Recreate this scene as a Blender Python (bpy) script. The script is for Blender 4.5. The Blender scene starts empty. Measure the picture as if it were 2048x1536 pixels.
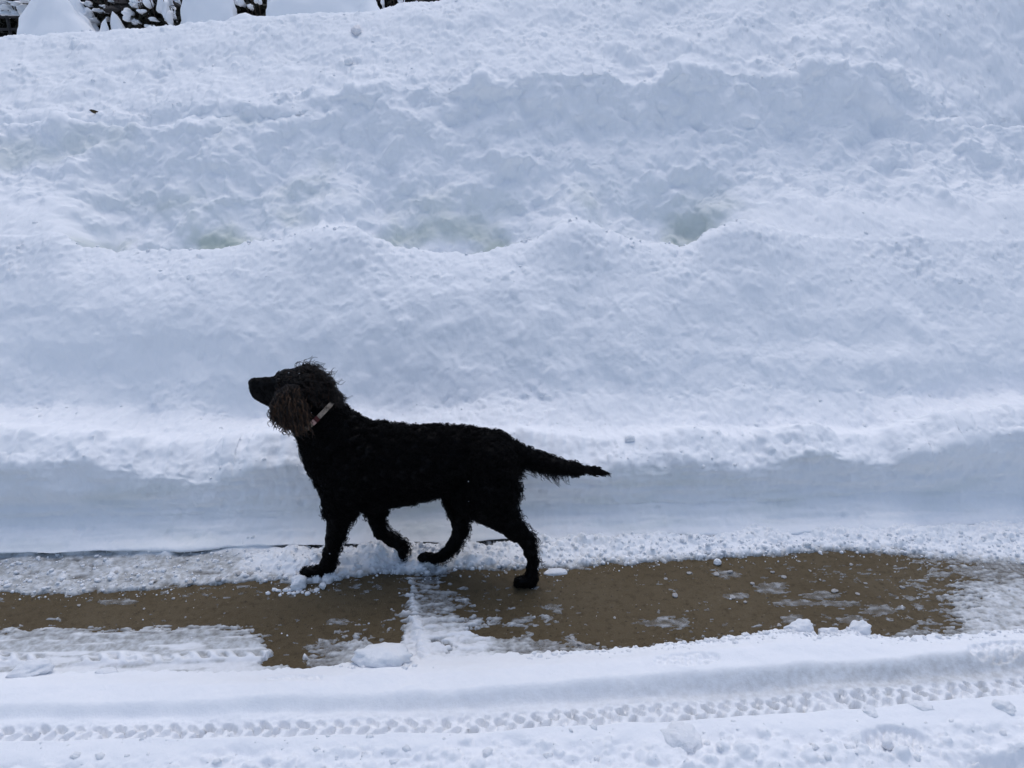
import bpy, bmesh, math, random
import numpy as np
from mathutils import Vector, Matrix

SC = bpy.context.scene
COL = SC.collection
R_ = math.radians
RNG = np.random.default_rng(11)
random.seed(11)

# ------------------------------------------------------------------ camera
CAM_H, PITCH, YAW, FPX = 1.35, R_(20.0), R_(3.0), 1479.0
cd = bpy.data.cameras.new('camera')
cam = bpy.data.objects.new('camera', cd)
COL.objects.link(cam)
cam.location = (0, 0, CAM_H)
cam.rotation_euler = (math.pi / 2 - PITCH, 0, -YAW)
cd.sensor_width = 36.0
cd.lens = 36.0 * FPX / 2048.0
cd.clip_start = 0.05
cd.clip_end = 500
SC.camera = cam

# ------------------------------------------------------------------ world, sun, exposure (overcast daylight)
SUN_EL, SUN_ROT = R_(72), R_(8)
w = bpy.data.worlds.new('World')
SC.world = w
w.use_nodes = True
nt = w.node_tree
bg = nt.nodes['Background']
sky = nt.nodes.new('ShaderNodeTexSky')
sky.sky_type = 'NISHITA'
sky.sun_disc = False
sky.sun_elevation = SUN_EL
sky.sun_rotation = SUN_ROT
sky.air_density = 1.0
sky.dust_density = 1.8
sky.ozone_density = 1.0
nt.links.new(sky.outputs[0], bg.inputs[0])
bg.inputs[1].default_value = 0.125
sd = bpy.data.lights.new('sun', 'SUN')
sun = bpy.data.objects.new('sun', sd)
COL.objects.link(sun)
sd.energy = 0.85
sd.angle = R_(60)
sd.color = (1.0, 0.99, 0.98)
sdir = Vector((math.sin(SUN_ROT) * math.cos(SUN_EL), math.cos(SUN_ROT) * math.cos(SUN_EL), math.sin(SUN_EL)))
sun.rotation_euler = sdir.to_track_quat('Z', 'Y').to_euler()
sun.location = (0, 0, 10)
vs = SC.view_settings
vs.view_transform = 'Standard'
vs.look = 'None'
vs.exposure = 0.25
vs.gamma = 1.0
vs.use_curve_mapping = False
SC.cycles.use_denoising = True
SC.cycles.max_bounces = 8
SC.cycles.diffuse_bounces = 5
SC.cycles.transparent_max_bounces = 8

# ------------------------------------------------------------------ pixel <-> world helpers (photo is 2048 x 1536)
FW = np.array([math.sin(YAW) * math.cos(PITCH), math.cos(YAW) * math.cos(PITCH), -math.sin(PITCH)])
RT = np.array([math.cos(YAW), -math.sin(YAW), 0.0])
UP = np.cross(RT, FW)
CP = np.array([0, 0, CAM_H])


def ray(u, v):
    return FW + RT * ((u - 1024) / FPX) + UP * ((768 - v) / FPX)


def on_z(u, v, z=0.0):
    r = ray(u, v)
    return CP + r * ((z - CAM_H) / r[2])


def on_y(u, v, y):
    r = ray(u, v)
    return CP + r * (y / r[1])


def proj(P):
    d = np.asarray(P) - CP
    dep = d @ FW
    return 1024 + FPX * (d @ RT) / dep, 768 - FPX * (d @ UP) / dep, dep


# ------------------------------------------------------------------ noise
def _tab(seed):
    g = np.random.default_rng(seed)
    perm = g.permutation(512)
    ang = g.random(512) * 2 * np.pi
    return perm, np.cos(ang), np.sin(ang)


def perlin(x, y, seed=0):
    perm, gx, gy = _tab(seed)
    xi = np.floor(x).astype(np.int64)
    yi = np.floor(y).astype(np.int64)
    xf, yf = x - xi, y - yi

    def g(ix, iy, dx, dy):
        h = perm[(perm[ix & 511] + iy) & 511]
        return gx[h] * dx + gy[h] * dy
    u = xf * xf * xf * (xf * (xf * 6 - 15) + 10)
    v = yf * yf * yf * (yf * (yf * 6 - 15) + 10)
    a = g(xi, yi, xf, yf)
    b = g(xi + 1, yi, xf - 1, yf)
    c = g(xi, yi + 1, xf, yf - 1)
    d = g(xi + 1, yi + 1, xf - 1, yf - 1)
    return 1.5 * ((a + (b - a) * u) * (1 - v) + (c + (d - c) * u) * v)


def fbm(x, y, o=4, seed=0, gain=0.5):
    s, a, n = 0, 1.0, 0
    for k in range(o):
        s = s + a * perlin(x * 2 ** k + 13.7 * k, y * 2 ** k - 7.1 * k, seed + k)
        n += a
        a *= gain
    return s / n


def billow(x, y, o=4, seed=0, gain=0.5):
    s, a, n = 0, 1.0, 0
    for k in range(o):
        s = s + a * (1 - 2 * np.abs(perlin(x * 2 ** k + 3.7 * k, y * 2 ** k + 9.1 * k, seed + k)))
        n += a
        a *= gain
    return -s / n


def lumps(x, y, cell, seed=0, prob=0.7, rmin=0.25, rmax=0.6):
    """rounded grains sitting on a surface, height in units of metres"""
    g = np.random.default_rng(seed)
    N = 256
    ox, oy, rr, pp = g.random((N, N)), g.random((N, N)), g.random((N, N)), g.random((N, N))
    X, Y = x / cell, y / cell
    xi, yi = np.floor(X).astype(np.int64), np.floor(Y).astype(np.int64)
    out = np.zeros_like(X)
    for a in (-1, 0, 1):
        for b in (-1, 0, 1):
            i, j = (xi + a) & 255, (yi + b) & 255
            r = rmin + (rmax - rmin) * rr[i, j] ** 2
            d2 = (X - (xi + a) - ox[i, j]) ** 2 + (Y - (yi + b) - oy[i, j]) ** 2
            h = np.sqrt(np.maximum(r * r - d2, 0)) * (pp[i, j] < prob)
            out = np.maximum(out, h)
    return out * cell


def puffs(x, y, cell, seed=0, prob=0.7, rmin=0.35, rmax=0.75):
    g = np.random.default_rng(seed)
    N = 128
    ox, oy, rr, pp = g.random((N, N)), g.random((N, N)), g.random((N, N)), g.random((N, N))
    X, Y = x / cell, y / cell
    xi, yi = np.floor(X).astype(np.int64), np.floor(Y).astype(np.int64)
    out = np.zeros_like(X)
    for a in (-2, -1, 0, 1, 2):
        for b in (-2, -1, 0, 1, 2):
            i, j = (xi + a) & 127, (yi + b) & 127
            r = rmin + (rmax - rmin) * rr[i, j]
            d2 = ((X - (xi + a) - ox[i, j]) ** 2 + (Y - (yi + b) - oy[i, j]) ** 2) / (r * r)
            out = out + (np.exp(-d2 * 1.6) * r * (pp[i, j] < prob)) ** 2
    return np.sqrt(out) * cell


def sstep(a, b, x):
    t = np.clip((x - a) / (b - a), 0, 1)
    return t * t * (3 - 2 * t)


def poly_sd(u, v, poly):
    """signed distance to polygon, negative inside"""
    P = np.array(poly, float)
    d = np.full(u.shape, 1e9)
    ins = np.zeros(u.shape, bool)
    n = len(P)
    for i in range(n):
        ax, ay = P[i]
        bx, by = P[(i + 1) % n]
        ex, ey = bx - ax, by - ay
        t = np.clip(((u - ax) * ex + (v - ay) * ey) / (ex * ex + ey * ey + 1e-9), 0, 1)
        d = np.minimum(d, (u - ax - t * ex) ** 2 + (v - ay - t * ey) ** 2)
        c = (ay > v) != (by > v)
        with np.errstate(divide='ignore', invalid='ignore'):
            xx = (bx - ax) * (v - ay) / (by - ay if by != ay else 1e-9) + ax
        ins ^= c & (u < xx)
    d = np.sqrt(d)
    return np.where(ins, -d, d)


# ------------------------------------------------------------------ mesh helpers
def mesh_np(name, V, F, smooth=True):
    me = bpy.data.meshes.new(name)
    V = np.asarray(V, np.float32)
    F = np.asarray(F, np.int32)
    k = F.shape[1]
    me.vertices.add(len(V))
    me.vertices.foreach_set('co', V.ravel())
    me.loops.add(F.size)
    me.loops.foreach_set('vertex_index', F.ravel())
    me.polygons.add(len(F))
    me.polygons.foreach_set('loop_start', np.arange(0, F.size, k, dtype=np.int32))
    me.polygons.foreach_set('loop_total', np.full(len(F), k, np.int32))
    me.update(calc_edges=True)
    me.polygons.foreach_set('use_smooth', np.full(len(F), smooth, bool))
    return me


def grid_faces(nr, nc):
    i = np.arange(nr * nc).reshape(nr, nc)
    return np.stack([i[:-1, :-1], i[:-1, 1:], i[1:, 1:], i[1:, :-1]], -1).reshape(-1, 4)


def attr(me, name, arr):
    a = me.attributes.new(name, 'FLOAT', 'POINT')
    a.data.foreach_set('value', np.asarray(arr, np.float32).ravel())


def link(name, me, mat=None, parent=None, **props):
    o = bpy.data.objects.new(name, me)
    COL.objects.link(o)
    if mat is not None:
        me.materials.append(mat)
    if parent is not None:
        o.parent = parent
    for k, v in props.items():
        o[k] = v
    return o


def empty(name, loc, **props):
    o = bpy.data.objects.new(name, None)
    COL.objects.link(o)
    o.location = loc
    o.empty_display_size = 0.1
    for k, v in props.items():
        o[k] = v
    return o


_ICO = {}


def ico(sub):
    if sub not in _ICO:
        bm = bmesh.new()
        bmesh.ops.create_icosphere(bm, subdivisions=sub, radius=1.0)
        V = np.array([v.co[:] for v in bm.verts])
        F = np.array([[v.index for v in f.verts] for f in bm.faces])
        bm.free()
        _ICO[sub] = (V, F)
    return _ICO[sub]


def chunk_verts(sub, rng, rough=0.25, facets=5):
    """irregular lump: sphere with random soft cuts and wobble"""
    V, F = ico(sub)
    V = V.copy()
    r = np.ones(len(V))
    for k in range(facets):
        n = rng.normal(size=3)
        n /= np.linalg.norm(n)
        c = 0.55 + 0.35 * rng.random()
        d = V @ n
        r = np.where(d > c, r * (c / np.maximum(d, 1e-6)) ** 0.8, r)
    for k in range(6):
        f = rng.normal(size=3) * 3.0
        r += rough / 3 * np.sin(V @ f + rng.random() * 6.28) / (1 + k * 0.3)
    return V * r[:, None], F


# ------------------------------------------------------------------ materials
def new_mat(name):
    m = bpy.data.materials.new(name)
    m.use_nodes = True
    t = m.node_tree
    return m, t, t.nodes['Principled BSDF']


def N(t, kind, **kw):
    n = t.nodes.new(kind)
    for k, v in kw.items():
        if k in n.inputs:
            n.inputs[k].default_value = v
        else:
            setattr(n, k, v)
    return n


def noise_node(t, scale, detail=4, rough=0.55, coord='Object'):
    tc = t.nodes.new('ShaderNodeTexCoord')
    n = N(t, 'ShaderNodeTexNoise')
    n.inputs['Scale'].default_value = scale
    n.inputs['Detail'].default_value = detail
    n.inputs['Roughness'].default_value = rough
    t.links.new(tc.outputs[coord], n.inputs['Vector'])
    return n


def mixrgb(t, fac, a, b):
    m = t.nodes.new('ShaderNodeMix')
    m.data_type = 'RGBA'
    for s, val in ((0, fac), (6, a), (7, b)):
        if hasattr(val, 'is_linked'):
            t.links.new(val, m.inputs[s])
        elif s == 0:
            m.inputs[0].default_value = val
        else:
            m.inputs[s].default_value = (*val, 1)
    return m.outputs[2]


def ramp(t, inp, a, b, ca=0.0, cb=1.0):
    m = t.nodes.new('ShaderNodeMapRange')
    m.inputs[1].default_value = a
    m.inputs[2].default_value = b
    m.inputs[3].default_value = ca
    m.inputs[4].default_value = cb
    t.links.new(inp, m.inputs[0])
    return m.outputs[0]


def bump(t, height, strength, dist, bsdf):
    b = t.nodes.new('ShaderNodeBump')
    b.inputs['Strength'].default_value = strength
    b.inputs['Distance'].default_value = dist
    t.links.new(height, b.inputs['Height'])
    t.links.new(b.outputs[0], bsdf.inputs['Normal'])


SNOW = (0.87, 0.885, 0.91)


def snow_mat(name, tint=False, wet_shade=False, bumpy=0.35, bscale=140.0, bdist=0.006):
    m, t, p = new_mat(name)
    p.inputs['Roughness'].default_value = 0.75
    p.inputs['Specular IOR Level'].default_value = 0.25
    n1 = noise_node(t, 9.0, 5)
    col = mixrgb(t, ramp(t, n1.outputs[0], 0.3, 0.7), (SNOW[0] - .035, SNOW[1] - .03, SNOW[2] - .025), SNOW)
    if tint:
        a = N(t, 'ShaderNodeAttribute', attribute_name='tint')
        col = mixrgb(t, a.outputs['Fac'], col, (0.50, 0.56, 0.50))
    if wet_shade:
        a = N(t, 'ShaderNodeAttribute', attribute_name='wet_shade')
        n3 = noise_node(t, 60.0, 4)
        wet_shade_col = mixrgb(t, ramp(t, n3.outputs[0], 0.35, 0.65), (0.34, 0.345, 0.34), (0.60, 0.625, 0.65))
        col = mixrgb(t, a.outputs['Fac'], col, wet_shade_col)
        t.links.new(ramp(t, a.outputs['Fac'], 0, 1, 0.75, 0.28), p.inputs['Roughness'])
        al = N(t, 'ShaderNodeAttribute', attribute_name='film')
        t.links.new(ramp(t, al.outputs['Fac'], 0, 1, 1.0, 0.0), p.inputs['Alpha'])
    t.links.new(col, p.inputs['Base Color'])
    n2 = noise_node(t, bscale, 6, 0.7)
    bump(t, n2.outputs[0], bumpy, bdist, p)
    return m


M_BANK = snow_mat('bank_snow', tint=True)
M_ROADSNOW = snow_mat('road_snow', wet_shade=True, bumpy=0.4)
M_SNOW = snow_mat('loose_snow', bumpy=0.7, bscale=75.0, bdist=0.010)
M_FARSNOW = snow_mat('soft_snow', bumpy=0.15)


def simple(name, c, rough=0.6, spec=0.3, nscale=None, c2=None, bumpd=0.0, metal=0.0):
    m, t, p = new_mat(name)
    p.inputs['Roughness'].default_value = rough
    p.inputs['Specular IOR Level'].default_value = spec
    p.inputs['Metallic'].default_value = metal
    if nscale:
        n = noise_node(t, nscale, 6, 0.6)
        t.links.new(mixrgb(t, ramp(t, n.outputs[0], 0.3, 0.7), c, c2 or c), p.inputs['Base Color'])
        if bumpd:
            bump(t, n.outputs[0], 0.8, bumpd, p)
    else:
        p.inputs['Base Color'].default_value = (*c, 1)
    return m


def road_mat():
    m, t, p = new_mat('wet_concrete')
    big = noise_node(t, 3.0, 4)
    fine = noise_node(t, 220.0, 4, 0.7)
    mid = noise_node(t, 40.0, 5, 0.65)
    c = mixrgb(t, ramp(t, big.outputs[0], 0.35, 0.65), (0.092, 0.068, 0.036), (0.114, 0.087, 0.050))
    c = mixrgb(t, ramp(t, mid.outputs[0], 0.52, 0.75), c, (0.060, 0.045, 0.027))
    c = mixrgb(t, ramp(t, fine.outputs[0], 0.58, 0.8), c, (0.165, 0.132, 0.088))
    c = mixrgb(t, ramp(t, fine.outputs[0], 0.42, 0.25), c, (0.05, 0.038, 0.024))
    grit = noise_node(t, 95.0, 2, 0.5)
    c = mixrgb(t, ramp(t, grit.outputs[0], 0.68, 0.76), c, (0.19, 0.16, 0.115))
    c = mixrgb(t, ramp(t, grit.outputs[0], 0.34, 0.28), c, (0.035, 0.027, 0.018))
    t.links.new(c, p.inputs['Base Color'])
    t.links.new(ramp(t, mid.outputs[0], 0.3, 0.7, 0.38, 0.7), p.inputs['Roughness'])
    p.inputs['Specular IOR Level'].default_value = 0.12
    bump(t, fine.outputs[0], 0.7, 0.004, p)
    return m


M_ROAD = road_mat()

# ================================================================== SETTING
# ---------------------------------------------------------------- ground sheet and road
gv = [(-200, -200, -0.35), (200, -200, -0.35), (200, 300, -0.35), (-200, 300, -0.35)]
link('ground', mesh_np('ground', gv, [[0, 1, 2, 3]]), M_FARSNOW, kind='structure')
rv = [(-60, -6, 0), (60, -6, 0), (60, 2.6, 0), (-60, 2.6, 0), (-60, -6, -0.3), (60, -6, -0.3), (60, 2.6, -0.3), (-60, 2.6, -0.3)]
rf = [[0, 1, 2, 3], [4, 5, 1, 0], [1, 5, 6, 2], [2, 6, 7, 3], [3, 7, 4, 0]]
link('road', mesh_np('road', rv, rf, False), M_ROAD, kind='structure')


def axis(lo, hi, step, out, grow=1.25):
    a = list(np.arange(lo, hi, step))
    s, p = step, a[-1]
    R = []
    while p < out:
        s *= grow
        p += s
        R.append(p)
    s, p = step, a[0]
    L = []
    while p > -out:
        s *= grow
        p -= s
        L.append(p)
    return np.array(L[::-1] + a + R)


# ---------------------------------------------------------------- snow bank
def zline(pts, Y):
    """pixel polyline -> (x, z) samples on the plane y = Y"""
    P = np.array([on_y(u, v, Y) for u, v in pts])
    o = np.argsort(P[:, 0])
    return P[o, 0], P[o, 2]


bx = axis(-2.75, 2.95, 0.0048, 60)
LIP = [(-100, 915), (0, 915), (100, 922), (180, 918), (250, 938), (330, 945), (420, 952), (520, 938), (620, 940), (800, 935), (1000, 930), (1130, 925), (1230, 922), (1350, 925), (1500, 930), (1580, 916), (1660, 912), (1700, 922), (1760, 926), (1810, 905), (1880, 898), (1950, 888), (2048, 862), (2200, 850)]
SHELF = [(0, 812), (300, 828), (500, 832), (800, 815), (1000, 800), (1300, 790), (1500, 778), (1800, 790), (2048, 800)]
RIDGE = [(-200, 430), (0, 440), (60, 448), (100, 455), (140, 482), (165, 500), (300, 505), (400, 506), (480, 492), (560, 470), (600, 452), (650, 438), (690, 436), (720, 452), (745, 474), (800, 495), (850, 500), (940, 506), (1000, 495), (1050, 487), (1085, 470), (1120, 445), (1155, 428), (1185, 440), (1210, 462), (1250, 478), (1300, 488), (1360, 499), (1395, 484), (1410, 468), (1450, 448), (1520, 428), (1600, 420), (2048, 440)]
HOLLOW = [(-200, 0), (90, 0), (150, .7), (200, 1), (420, 1), (520, .6), (620, .15), (700, .1), (735, .9), (780, 1), (1000, 1), (1090, .6), (1150, .1), (1200, .8), (1300, 1), (1400, 1), (1480, .5), (1560, .2), (1650, 0), (2048, 0)]
RIM = [(-200, 250), (0, 235), (300, 235), (450, 225), (560, 212), (640, 190), (750, 162), (870, 166), (1000, 156), (1200, 146), (1300, 156), (1360, 138), (1420, 134), (1500, 140), (1550, 152), (1600, 146), (1640, 126), (1700, 124), (1745, 130), (1790, 150), (1900, 220), (2048, 290), (2200, 300)]
CREST = [(-300, 85), (-100, 80), (0, 76), (60, 70), (180, 63), (350, 53), (520, 36), (700, 26), (860, 5), (930, -6), (1100, -30), (2048, -120), (2400, -120)]


def rowz(pts, Y, dv=0.0):
    x, z = zline([(u, v + dv) for u, v in pts], Y)
    return np.interp(bx, x, z)


def flat(v, Y):
    return rowz([(0, v), (1024, v), (2048, v)], Y)


def umap(pts, Y):
    x = np.array([on_y(u, 500, Y)[0] for u, _ in pts])
    return np.interp(bx, x, [q for _, q in pts])


hol = umap(HOLLOW, 3.1)
RWT = [(-200, 0), (60, .1), (130, .7), (165, 1), (480, 1), (600, .75), (700, .7), (740, 1), (1050, 1), (1155, .75), (1230, 1), (1400, 1), (1470, .85), (1540, .4), (1620, .1), (1700, 0), (2048, 0)]
rwt = umap(RWT, 3.1)
OVH = [(-200, 0), (500, 0), (600, .4), (740, .8), (900, .5), (1200, .6), (1300, 1), (1500, 1), (1640, 1), (1740, 1), (1800, .4), (1900, 0), (2200, 0)]
ovh = 0.5 * umap(OVH, 3.8)
one = np.ones_like(bx)
n1d = lambda f, s: perlin(bx * f, 0 * bx + 0.37, s)
lipn = 0.022 * n1d(4, 4) + 0.018 * n1d(11, 7) + 0.010 * n1d(28, 8)
rimn = 0.030 * n1d(3.1, 14) + 0.020 * n1d(9, 15) + 0.010 * n1d(24, 16)
lipz = rowz(LIP, 2.245) + lipn
rmv = lambda d, Y, lo: np.maximum(rowz(RIDGE, Y, d) * rwt + (1 - rwt) * flat(lo, Y), flat(lo, Y))
vs_ = lambda Y: float(np.interp(Y, [2.6, 2.7, 2.8, 2.93, 3.08, 3.25, 3.42, 3.52, 3.64, 3.74], [800, 722, 645, 562, 485, 425, 382, 350, 305, 255]))
lin = lambda Y: flat(vs_(Y), Y)
mixr = lambda a, Y: a * rwt + lin(Y) * (1 - rwt)
rmv = lambda d, Y, lo: np.maximum(rowz(RIDGE, Y, d), flat(lo, Y)) * rwt + lin(Y) * (1 - rwt)
f13 = mixr(0.75 * flat(548, 2.93) + 0.25 * rowz(RIDGE, 2.93, 60), 2.93)
f19 = rmv(-22, 3.42, 470)
rdz = mixr(rowz(RIDGE, 3.08) + 0.010 * n1d(14, 5) + 0.006 * n1d(38, 6), 3.08)
rows = [
    (2.200 * one, -0.05 * one),
    (2.175 * one + 0.006 * n1d(6, 9), 0.006 * one),
    (2.130 * one + 0.014 * n1d(5, 9) + 0.006 * n1d(17, 19), 0.024 * one + 0.006 * n1d(3, 18)),
    (2.180 * one, 0.052 * one),
    (2.226 * one, 0.095 * one),
    (2.232 * one, lipz - 0.012),
    (2.268 * one, lipz + 0.022),
    (2.340 * one, lipz + 0.062),
    (2.450 * one, 0.55 * rowz(LIP, 2.45, -72) + 0.45 * flat(852, 2.45)),
    (2.600 * one, rowz(SHELF, 2.6) + 0.6 * rimn),
    (2.680 * one, rowz(SHELF, 2.68, -66)),
    (2.745 * one, mixr(flat(672, 2.745), 2.745)),
    (2.830 * one, mixr(flat(605, 2.83), 2.83)),
    (2.930 * one, f13),
    (3.020 * one, mixr(rowz(RIDGE, 3.02, 16), 3.02)),
    (3.080 * one, rdz),
    (3.108 * one, mixr(rdz - 0.035 * hol, 3.108)),
    (3.190 * one, mixr(rdz - 0.12 * hol, 3.19)),
    (3.330 * one, mixr(rowz(RIDGE, 3.33, 16), 3.33)),
    (3.420 * one, f19),
    (3.520 * one, rmv(-45, 3.52, 410)),
    (3.640 * one, rmv(-75, 3.64, 325)),
    (3.740 * one, rmv(-110, 3.74, 255)),
    (3.800 * one, rowz(RIM, 3.80, 26) + rimn),
    (3.830 * one - 0.045 * ovh, rowz(RIM, 3.80, 2) + rimn),
    (3.890 * one, rowz(RIM, 3.88, -16) + rimn),
    (4.150 * one, 0.6 * rowz(RIM, 4.15, -20) + 0.4 * rowz(CREST, 4.15)),
    (4.500 * one, rowz(CREST, 4.5, 6)),
    (4.600 * one, rowz(CREST, 4.6, 0)),
    (4.750 * one, rowz(CREST, 4.6, 0) - 0.05),
    (5.300 * one, np.minimum(rowz(CREST, 4.6, 0) - 0.12, 1.66)),
    (7.500 * one, 1.64 * one),
    (14.00 * one, 1.80 * one),
    (60.00 * one, 4.5 * one),
]
KY = np.array([r[0] for r in rows])
KZ = np.array([r[1] for r in rows])
nk = len(rows)
mid = len(bx) // 2
ts = []
for k in range(nk - 1):
    L = math.hypot(KY[k + 1, mid] - KY[k, mid], KZ[k + 1, mid] - KZ[k, mid])
    n = max(3, int(L / 0.0055)) if k < 28 else (40 if k < 30 else 14)
    if 15 <= k <= 17:
        n = max(6, n // 2)
    if 25 <= k <= 27:
        n = int(L / 0.009)
    ts += list(k + np.arange(n) / n)
ts.append(nk - 1.0)
ts = np.array(ts)
ki = np.clip(ts.astype(int), 0, nk - 2)
fr = (ts - ki)[:, None]


def catmull(K):
    p0, p1, p2, p3 = K[np.maximum(ki - 1, 0)], K[ki], K[ki + 1], K[np.minimum(ki + 2, nk - 1)]
    m1, m2 = 0.35 * (p2 - p0), 0.35 * (p3 - p1)
    f2, f3 = fr * fr, fr ** 3
    return (2 * f3 - 3 * f2 + 1) * p1 + (f3 - 2 * f2 + fr) * m1 + (-2 * f3 + 3 * f2) * p2 + (f3 - f2) * m2


BY, BZ = catmull(KY), catmull(KZ)
sarc = np.concatenate([[0], np.cumsum(np.hypot(np.diff(BY[:, mid]), np.diff(BZ[:, mid])))])
BX = np.broadcast_to(bx, BY.shape).copy()
S = 0.85 * BZ + 0.40 * BY
T = np.broadcast_to(ts[:, None], BY.shape)


def zone(*knots):
    return np.interp(ts, [k for k, _ in knots], [q for _, q in knots])[:, None]


w_far = zone((0, 0), (1.0, .25), (28, 1), (29, 1), (30, .25), (33, .25))
w_grain = zone((0, 0), (4.2, 0.05), (5, .7), (6, 1), (8.5, 1), (9.6, .45), (11, .28), (12.5, .5), (13.5, 1), (16, 1), (18, .5), (22.5, .45), (24, .7), (25, 1), (28.3, 1), (29.5, .3), (33, 0))
w_cloud = zone((0, 0), (4, .0), (5.2, .45), (8, .35), (10, .40), (12.5, .32), (14, .15), (16.5, .1), (18.3, .8), (20, 1), (23, 1), (24.5, .7), (26, .45), (28.5, .2), (29, .05), (33, 0))
w_wall = zone((0, 0), (2, .3), (2.8, 1), (4.6, 1), (5.4, .2), (7, 0), (33, 0))
in_x = sstep(6.0, 3.5, np.abs(BX))
wx = BX + 0.07 * perlin(BX * 3, S * 3, 40)
wy = S + 0.07 * perlin(BX * 3, S * 3, 41)
D = 0.030 * fbm(BX * 0.9, S * 1.3, 2, 20) * w_far
D = D + w_cloud * (0.062 * fbm(wx * 2.8, wy * 3.2, 3, 22) + 0.010 * billow(wx * 5.5, wy * 6, 2, 26, 0.45))
px_ = BX + 0.035 * perlin(BX * 9, S * 9, 34) + 0.012 * perlin(BX * 30, S * 30, 36)
py_ = S + 0.035 * perlin(BX * 9, S * 9, 35) + 0.012 * perlin(BX * 30, S * 30, 37)
D = D + w_cloud * in_x * (0.34 * puffs(px_, py_, 0.19, 36, .5) + 0.42 * puffs(px_ + .4, py_, 0.095, 37, .38) + 0.40 * puffs(px_, py_, 0.048, 38, .30) + 0.45 * puffs(px_ + .7, py_, 0.026, 39, .35) - 0.36 * puffs(px_ + .9, py_ + .2, 0.070, 41, .25) + 0.006 * fbm(px_ * 16, py_ * 16, 4, 137, .6))
D = D + w_wall * (0.016 * fbm(BX * 1.1, S * 15, 3, 30) + 0.012 * fbm(BX * 3, S * 4, 3, 31) + 0.006 * fbm(BX * 9, S * 14, 3, 33) + in_x * (0.008 * fbm(BX * 5, S * 60, 3, 34, .6) + 0.005 * fbm(BX * 38, S * 38, 3, 35, .65) + 0.35 * lumps(BX, S, 0.05, 57, .25, .1, .35) - 0.4 * lumps(BX + .2, S, 0.06, 58, .3, .1, .35)))
gx = BX + 0.008 * perlin(BX * 45, S * 45, 44)
gy = S + 0.008 * perlin(BX * 45, S * 45, 45)
patch = 0.35 + 0.65 * sstep(-0.25, 0.3, fbm(BX * 4.0, S * 5.0, 3, 47))
grain = 0.40 * lumps(gx, gy, 0.021, 50, 0.55, .25, .60) + 0.5 * lumps(gx, gy, 0.040, 51, 0.30, .2, .55) + 0.5 * lumps(gx, gy, 0.080, 52, 0.20, .15, .42) - 0.60 * lumps(gx + .3, gy, 0.050, 53, 0.35, .1, .34) - 0.6 * lumps(gx + .1, gy, 0.027, 54, 0.35, .15, .38)
D = D + in_x * w_grain * patch * grain
D = D + in_x * (0.25 + 0.75 * w_grain) * 0.0056 * fbm(BX * 42, S * 42, 3, 55, 0.65) * np.minimum(w_far * 3, 1)
# surface normal of the base sheet
dYx, dYt = np.gradient(BY, axis=1), np.gradient(BY, axis=0)
dZx, dZt = np.gradient(BZ, axis=1), np.gradient(BZ, axis=0)
dXx = np.gradient(BX, axis=1)
nx = dYx * dZt - dZx * dYt
ny = dZx * 0 - dXx * dZt
nz = dXx * dYt - dYx * 0
nl = np.sqrt(nx * nx + ny * ny + nz * nz) + 1e-12
nx, ny, nz = nx / nl, ny / nl, nz / nl
PX, PY, PZ = BX + D * nx, BY + D * ny, BZ + D * nz
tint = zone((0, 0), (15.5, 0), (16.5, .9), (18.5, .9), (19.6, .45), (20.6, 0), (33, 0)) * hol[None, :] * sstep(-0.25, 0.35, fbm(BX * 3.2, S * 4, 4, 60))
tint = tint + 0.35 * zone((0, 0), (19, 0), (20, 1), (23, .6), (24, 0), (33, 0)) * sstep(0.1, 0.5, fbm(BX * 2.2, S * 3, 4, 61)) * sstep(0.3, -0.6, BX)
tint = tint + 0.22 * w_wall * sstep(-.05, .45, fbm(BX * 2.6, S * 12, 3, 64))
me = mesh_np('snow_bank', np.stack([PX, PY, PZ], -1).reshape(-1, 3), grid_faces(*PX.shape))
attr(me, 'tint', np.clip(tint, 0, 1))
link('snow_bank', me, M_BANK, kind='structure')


def bank_point(u, v):
    """first visible bank vertex near pixel (u, v): position and normal"""
    uu, vv, dep = proj(np.stack([PX, PY, PZ], -1))
    q = (uu - u) ** 2 + (vv - v) ** 2
    m = np.argwhere(q < 36)
    if len(m) == 0:
        m = np.array([np.unravel_index(np.argmin(q), q.shape)])
    dd = dep[m[:, 0], m[:, 1]]
    i, j = m[np.argmin(dd)]
    return np.array([PX[i, j], PY[i, j], PZ[i, j]]), np.array([nx[i, j], ny[i, j], nz[i, j]])


# ---------------------------------------------------------------- snow lying on the road
gxs = axis(-1.95, 2.10, 0.0034, 55, 1.22)
gys = np.concatenate([-4 + np.arange(0, 8) * 0.6, np.arange(0.85, 1.15, 0.02), np.arange(1.15, 2.262, 0.0032)])
GX, GY = np.meshgrid(gxs, gys)
U_, V_, _ = proj(np.stack([GX, GY, 0 * GX], -1))
U_ = np.where(GY < 0.5, 1024, U_)
V_ = np.where(GY < 0.5, 4000, V_)
U_ = np.clip(U_, -6000, 8000)
V_ = np.clip(V_, 0, 4000)
AS = 2.0
UF, VF, _ = proj(np.stack([GX, GY, 0 * GX + 0.050], -1))
UE, VE, _ = proj(np.stack([GX, GY, 0 * GX + 0.026], -1))
UF, VF, UE, VE = [np.where(GY < 0.5, k, np.clip(a, -6000, 8000)) for a, k in ((UF, 1024), (VF, 4000), (UE, 1024), (VE, 4000))]
UPPER = [(-900, 1215), (0, 1188), (150, 1190), (300, 1182), (400, 1172), (470, 1166), (560, 1164), (600, 1172), (640, 1174), (690, 1157), (760, 1152), (850, 1152), (900, 1142), (1000, 1138), (1100, 1142), (1180, 1134), (1250, 1130), (1400, 1120), (1500, 1116), (1650, 1106), (1750, 1108), (1900, 1120), (2048, 1130), (3000, 1090)]
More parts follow.
